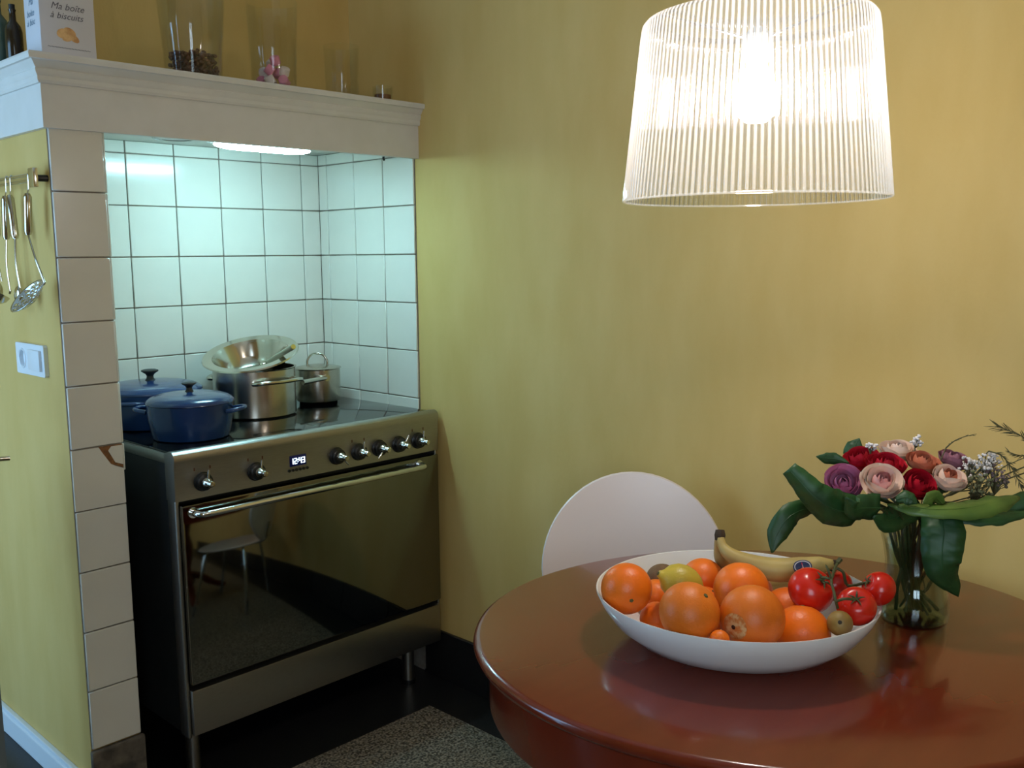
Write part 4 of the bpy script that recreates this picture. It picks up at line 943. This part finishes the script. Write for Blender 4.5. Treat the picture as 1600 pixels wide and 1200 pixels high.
def rose(px, py, r, D, axis, mo, mi, label, opn=1.0, flat=1.0):
    c = dep(px, py, D); R = r * D / FPX
    ax = Vector(axis).normalized()
    t = thing('rose', c - ax * R * 0.8, label, 'rose', 'roses in the vase')
    T = Matrix.Translation(c - ax * R * 0.75 * flat) @ ax.to_track_quat('Z', 'Y').to_matrix().to_4x4()
    k = 0
    for ring, (cnt, rr, wd, H, curl) in enumerate(((3, 0.20, 1.3, 1.22, 0.00), (3, 0.36, 1.3, 1.26, 0.0), (4, 0.52, 1.05, 1.27, 0.02), (4, 0.68, 1.02, 1.22, 0.08), (5, 0.80, 0.88, 1.12, 0.12), (5, 0.87, 0.84, 0.94, 0.15))):
        me = petal_mesh(R * rr, wd, R * H * flat, R * curl * opn, mi if ring < 3 else mo, (0.85, 0.62, 0.42, 0.22, 0.06, 0.0)[ring])
        for j in range(cnt):
            a = 2 * PI * j / cnt + ring * 0.9 + random.uniform(-0.12, 0.12)
            Q = T @ Matrix.Rotation(a, 4, 'Z') @ Matrix.Rotation(random.uniform(-0.06, 0.10), 4, 'Y')
            o = inst(me, 'petal', (0, 0, 0), t); o.matrix_basis = Q
    base = T @ Vector((0, 0, 0))
    mb = MB()
    mb.sphere(base - ax * R * 0.02, R * 0.34, 1, 1, 1, 14, 10)
    mb.build('calyx', M_stalk, t)
    MB().tube(catmull([base, base - ax * R * 0.7, ZR_ + (base - ZR_) * 0.3 + Vector((0, 0, -0.02)), VC + Vector((random.uniform(-.025, .025), random.uniform(-.025, .025), 0.08)), VC + Vector((random.uniform(-.035, .035), random.uniform(-.035, .035), 0.016))], 5), 0.0032, 7).build('stem', M_stalk, t)
    return t
def pm(n, a, b): return mat(n, a, 0.6, rgb2=b, scale=18, spec=0.25, sss=0.05)
P_mauve = pm('mauve_petal', (200, 128, 158), (186, 108, 142))
P_cream, P_pinkc = pm('cream_petal', (236, 210, 190), (230, 196, 180)), pm('pink_heart', (228, 160, 158), (236, 178, 170))
P_red = pm('red_petal', (168, 16, 36), (190, 24, 46))
P_peach = pm('peach_petal', (206, 126, 96), (190, 104, 76))
P_dusty = pm('dusty_petal', (164, 110, 122), (150, 96, 112))
rose(1318, 754, 28, 1.580, pol(-0.28, 0.42, 0.85), P_mauve, P_mauve, 'mauve pink rose opening outwards beside the red roses', 1.0)
rose(1378, 752, 30, 1.545, pol(-0.12, 0.62, 0.70), P_cream, P_pinkc, 'large cream rose with a pink heart in the bouquet front', 1.1)
rose(1436, 757, 26, 1.555, pol(0.08, 0.50, 0.80), P_red, P_red, 'deep red rose between the cream roses', 0.6)
rose(1483, 747, 26, 1.575, pol(0.12, 0.72, 0.55), P_cream, P_peach, 'cream rose with brown spotted petals beside the deep red rose', 0.7)
rose(1346, 716, 27, 1.664, pol(-0.25, 0.85, 0.35), P_red, P_red, 'red rose at the back behind the mauve rose', 0.8, 0.85)
rose(1383, 726, 30, 1.597, pol(-0.05, 0.88, 0.40), P_red, P_red, 'wide red rose right behind the large cream rose', 0.9, 0.8)
rose(1404, 703, 28, 1.705, pol(0.0, 0.9, 0.3), P_cream, P_cream, 'pale blush rose topping the back of the bouquet', 0.9, 0.8)
rose(1443, 723, 26, 1.635, pol(0.1, 0.85, 0.45), P_peach, P_peach, 'salmon orange rose in the bouquet middle', 0.8, 0.9)
rose(1492, 718, 25, 1.67, pol(0.25, 0.85, 0.3), P_dusty, P_dusty, 'dusty mauve rose at the back beside the white filler', 0.8, 0.85)

# filler: sprays of tiny white flowers and feathery twigs
M_twig = mat('brown_twig', (62, 60, 34), 0.7, rgb2=(82, 78, 46), scale=40)
M_wf = mat('tiny_white_flower', (214, 208, 208), 0.7); M_sage = mat('sage_leaflet', (84, 92, 62), 0.6, rgb2=(112, 112, 82), scale=40)
def to_vase(p): return catmull([p, (p + ZR_) / 2, ZR_ + (p - ZR_) * 0.15, VC + Vector((random.uniform(-.02, .02), random.uniform(-.02, .02), 0.05))], 4)
def spray(px, py, D, rpx, n, label, mf, name='flower_spray'):
    c = dep(px, py, D); R = rpx * D / FPX
    t = thing(name, c, label, 'filler flowers', 'filler sprays in the vase')
    root = c - UP * R * 1.3 - RX * R * 0.3
    tw, fl_ = MB(), MB(); tw.tube(to_vase(root), 0.0016, 5)
    for k in range(n):
        d = Vector((random.gauss(0, 1), random.gauss(0, 1), random.gauss(0, 1)))
        p = c + d.normalized() * R * random.uniform(0.3, 1.0)
        tw.tube([root, (root + p) / 2 + UP * R * 0.15, p], [0.0010, 0.0008, 0.0006], 4)
        fl_.sphere(p, random.uniform(0.0022, 0.0040), 1, 1, 0.7, 7, 5, Matrix.Rotation(random.uniform(0, 3), 4, 'X'))
        fl_.sphere(p + Vector((random.uniform(-.005, .005), random.uniform(-.005, .005), random.uniform(-.004, .004))), random.uniform(0.0016, 0.003), 1, 1, 0.8, 6, 5)
    tw.build('twigs', M_twig, t); tag(fl_.build('florets', mf, t), kind='stuff')
spray(1520, 728, 1.62, 22, 46, 'dense spray of tiny whitish flowers beside the dusty rose', M_wf)
spray(1545, 722, 1.64, 20, 34, 'loose spray of tiny pale flowers further out', M_wf)
spray(1528, 758, 1.59, 26, 44, 'sage green filler spray over the light green leaf', M_sage)
spray(1560, 745, 1.63, 22, 30, 'faded lilac filler spray at the bouquet edge', mat('faded_lilac', (132, 108, 118), 0.7, rgb2=(100, 88, 80), scale=30))
spray(1362, 697, 1.632, 8, 9, 'few tiny white buds scattered between the red roses', M_wf)
spray(1432, 689, 1.672, 9, 10, 'tiny white buds beside the blush rose', M_wf)
def feather(pts, label, n=26, ln=0.016, name='feathery_twig'):
    P = [dep(*p) for p in pts]; path = catmull(P, 8)
    t = thing(name, P[0], label, 'twig', 'feathery twigs in the vase')
    mb = MB().tube(to_vase(P[0]), 0.0012, 5); mb.tube(path, [0.0014 * (1 - 0.7 * i / len(path)) for i in range(len(path))], 5); mb.build('twig', M_twig, t)
    mb = MB()
    for i in range(n):
        f_ = 0.15 + 0.85 * i / n; k = min(int(f_ * (len(path) - 1)), len(path) - 2); p = path[k]; tg = (path[k + 1] - path[k]).normalized()
        s_ = tg.cross(Vector((random.gauss(0, 1), random.gauss(0, 1), random.gauss(0, 1)))).normalized()
        e = p + (tg * 0.8 + s_ * 0.45).normalized() * ln * random.uniform(0.6, 1.1)
        mb.tube([p, (p + e) / 2, e], [0.0004, 0.0009, 0.0002], 4)
    tag(mb.build('needles', M_twig, t), kind='stuff')
feather([(1478, 700, 1.66), (1490, 690, 1.66), (1505, 683, 1.66), (1526, 678, 1.66)], 'thin bare twig rising above the dusty rose', 10, 0.007)
feather([(1545, 705, 1.64), (1565, 712, 1.62), (1580, 730, 1.61), (1592, 752, 1.60), (1597, 762, 1.60)], 'feathery twig arching over at the bouquet edge', 34, 0.018)
feather([(1660, 705, 1.64), (1625, 695, 1.63), (1595, 681, 1.62), (1575, 672, 1.62), (1556, 666, 1.62)], 'feathery twig reaching high away from the bouquet', 44, 0.020)
feather([(1640, 725, 1.64), (1612, 715, 1.63), (1590, 711, 1.62), (1574, 705, 1.62)], 'slender twig beneath the high feathery twig', 20, 0.012)
feather([(1540, 770, 1.58), (1562, 735, 1.58), (1585, 722, 1.58), (1610, 712, 1.58)], 'fine twig crossing the arching feathery twig', 12, 0.008)
feather([(1320, 790, 1.58), (1318, 802, 1.57), (1330, 812, 1.57)], 'short dry twig hanging under the mauve rose', 4, 0.006)
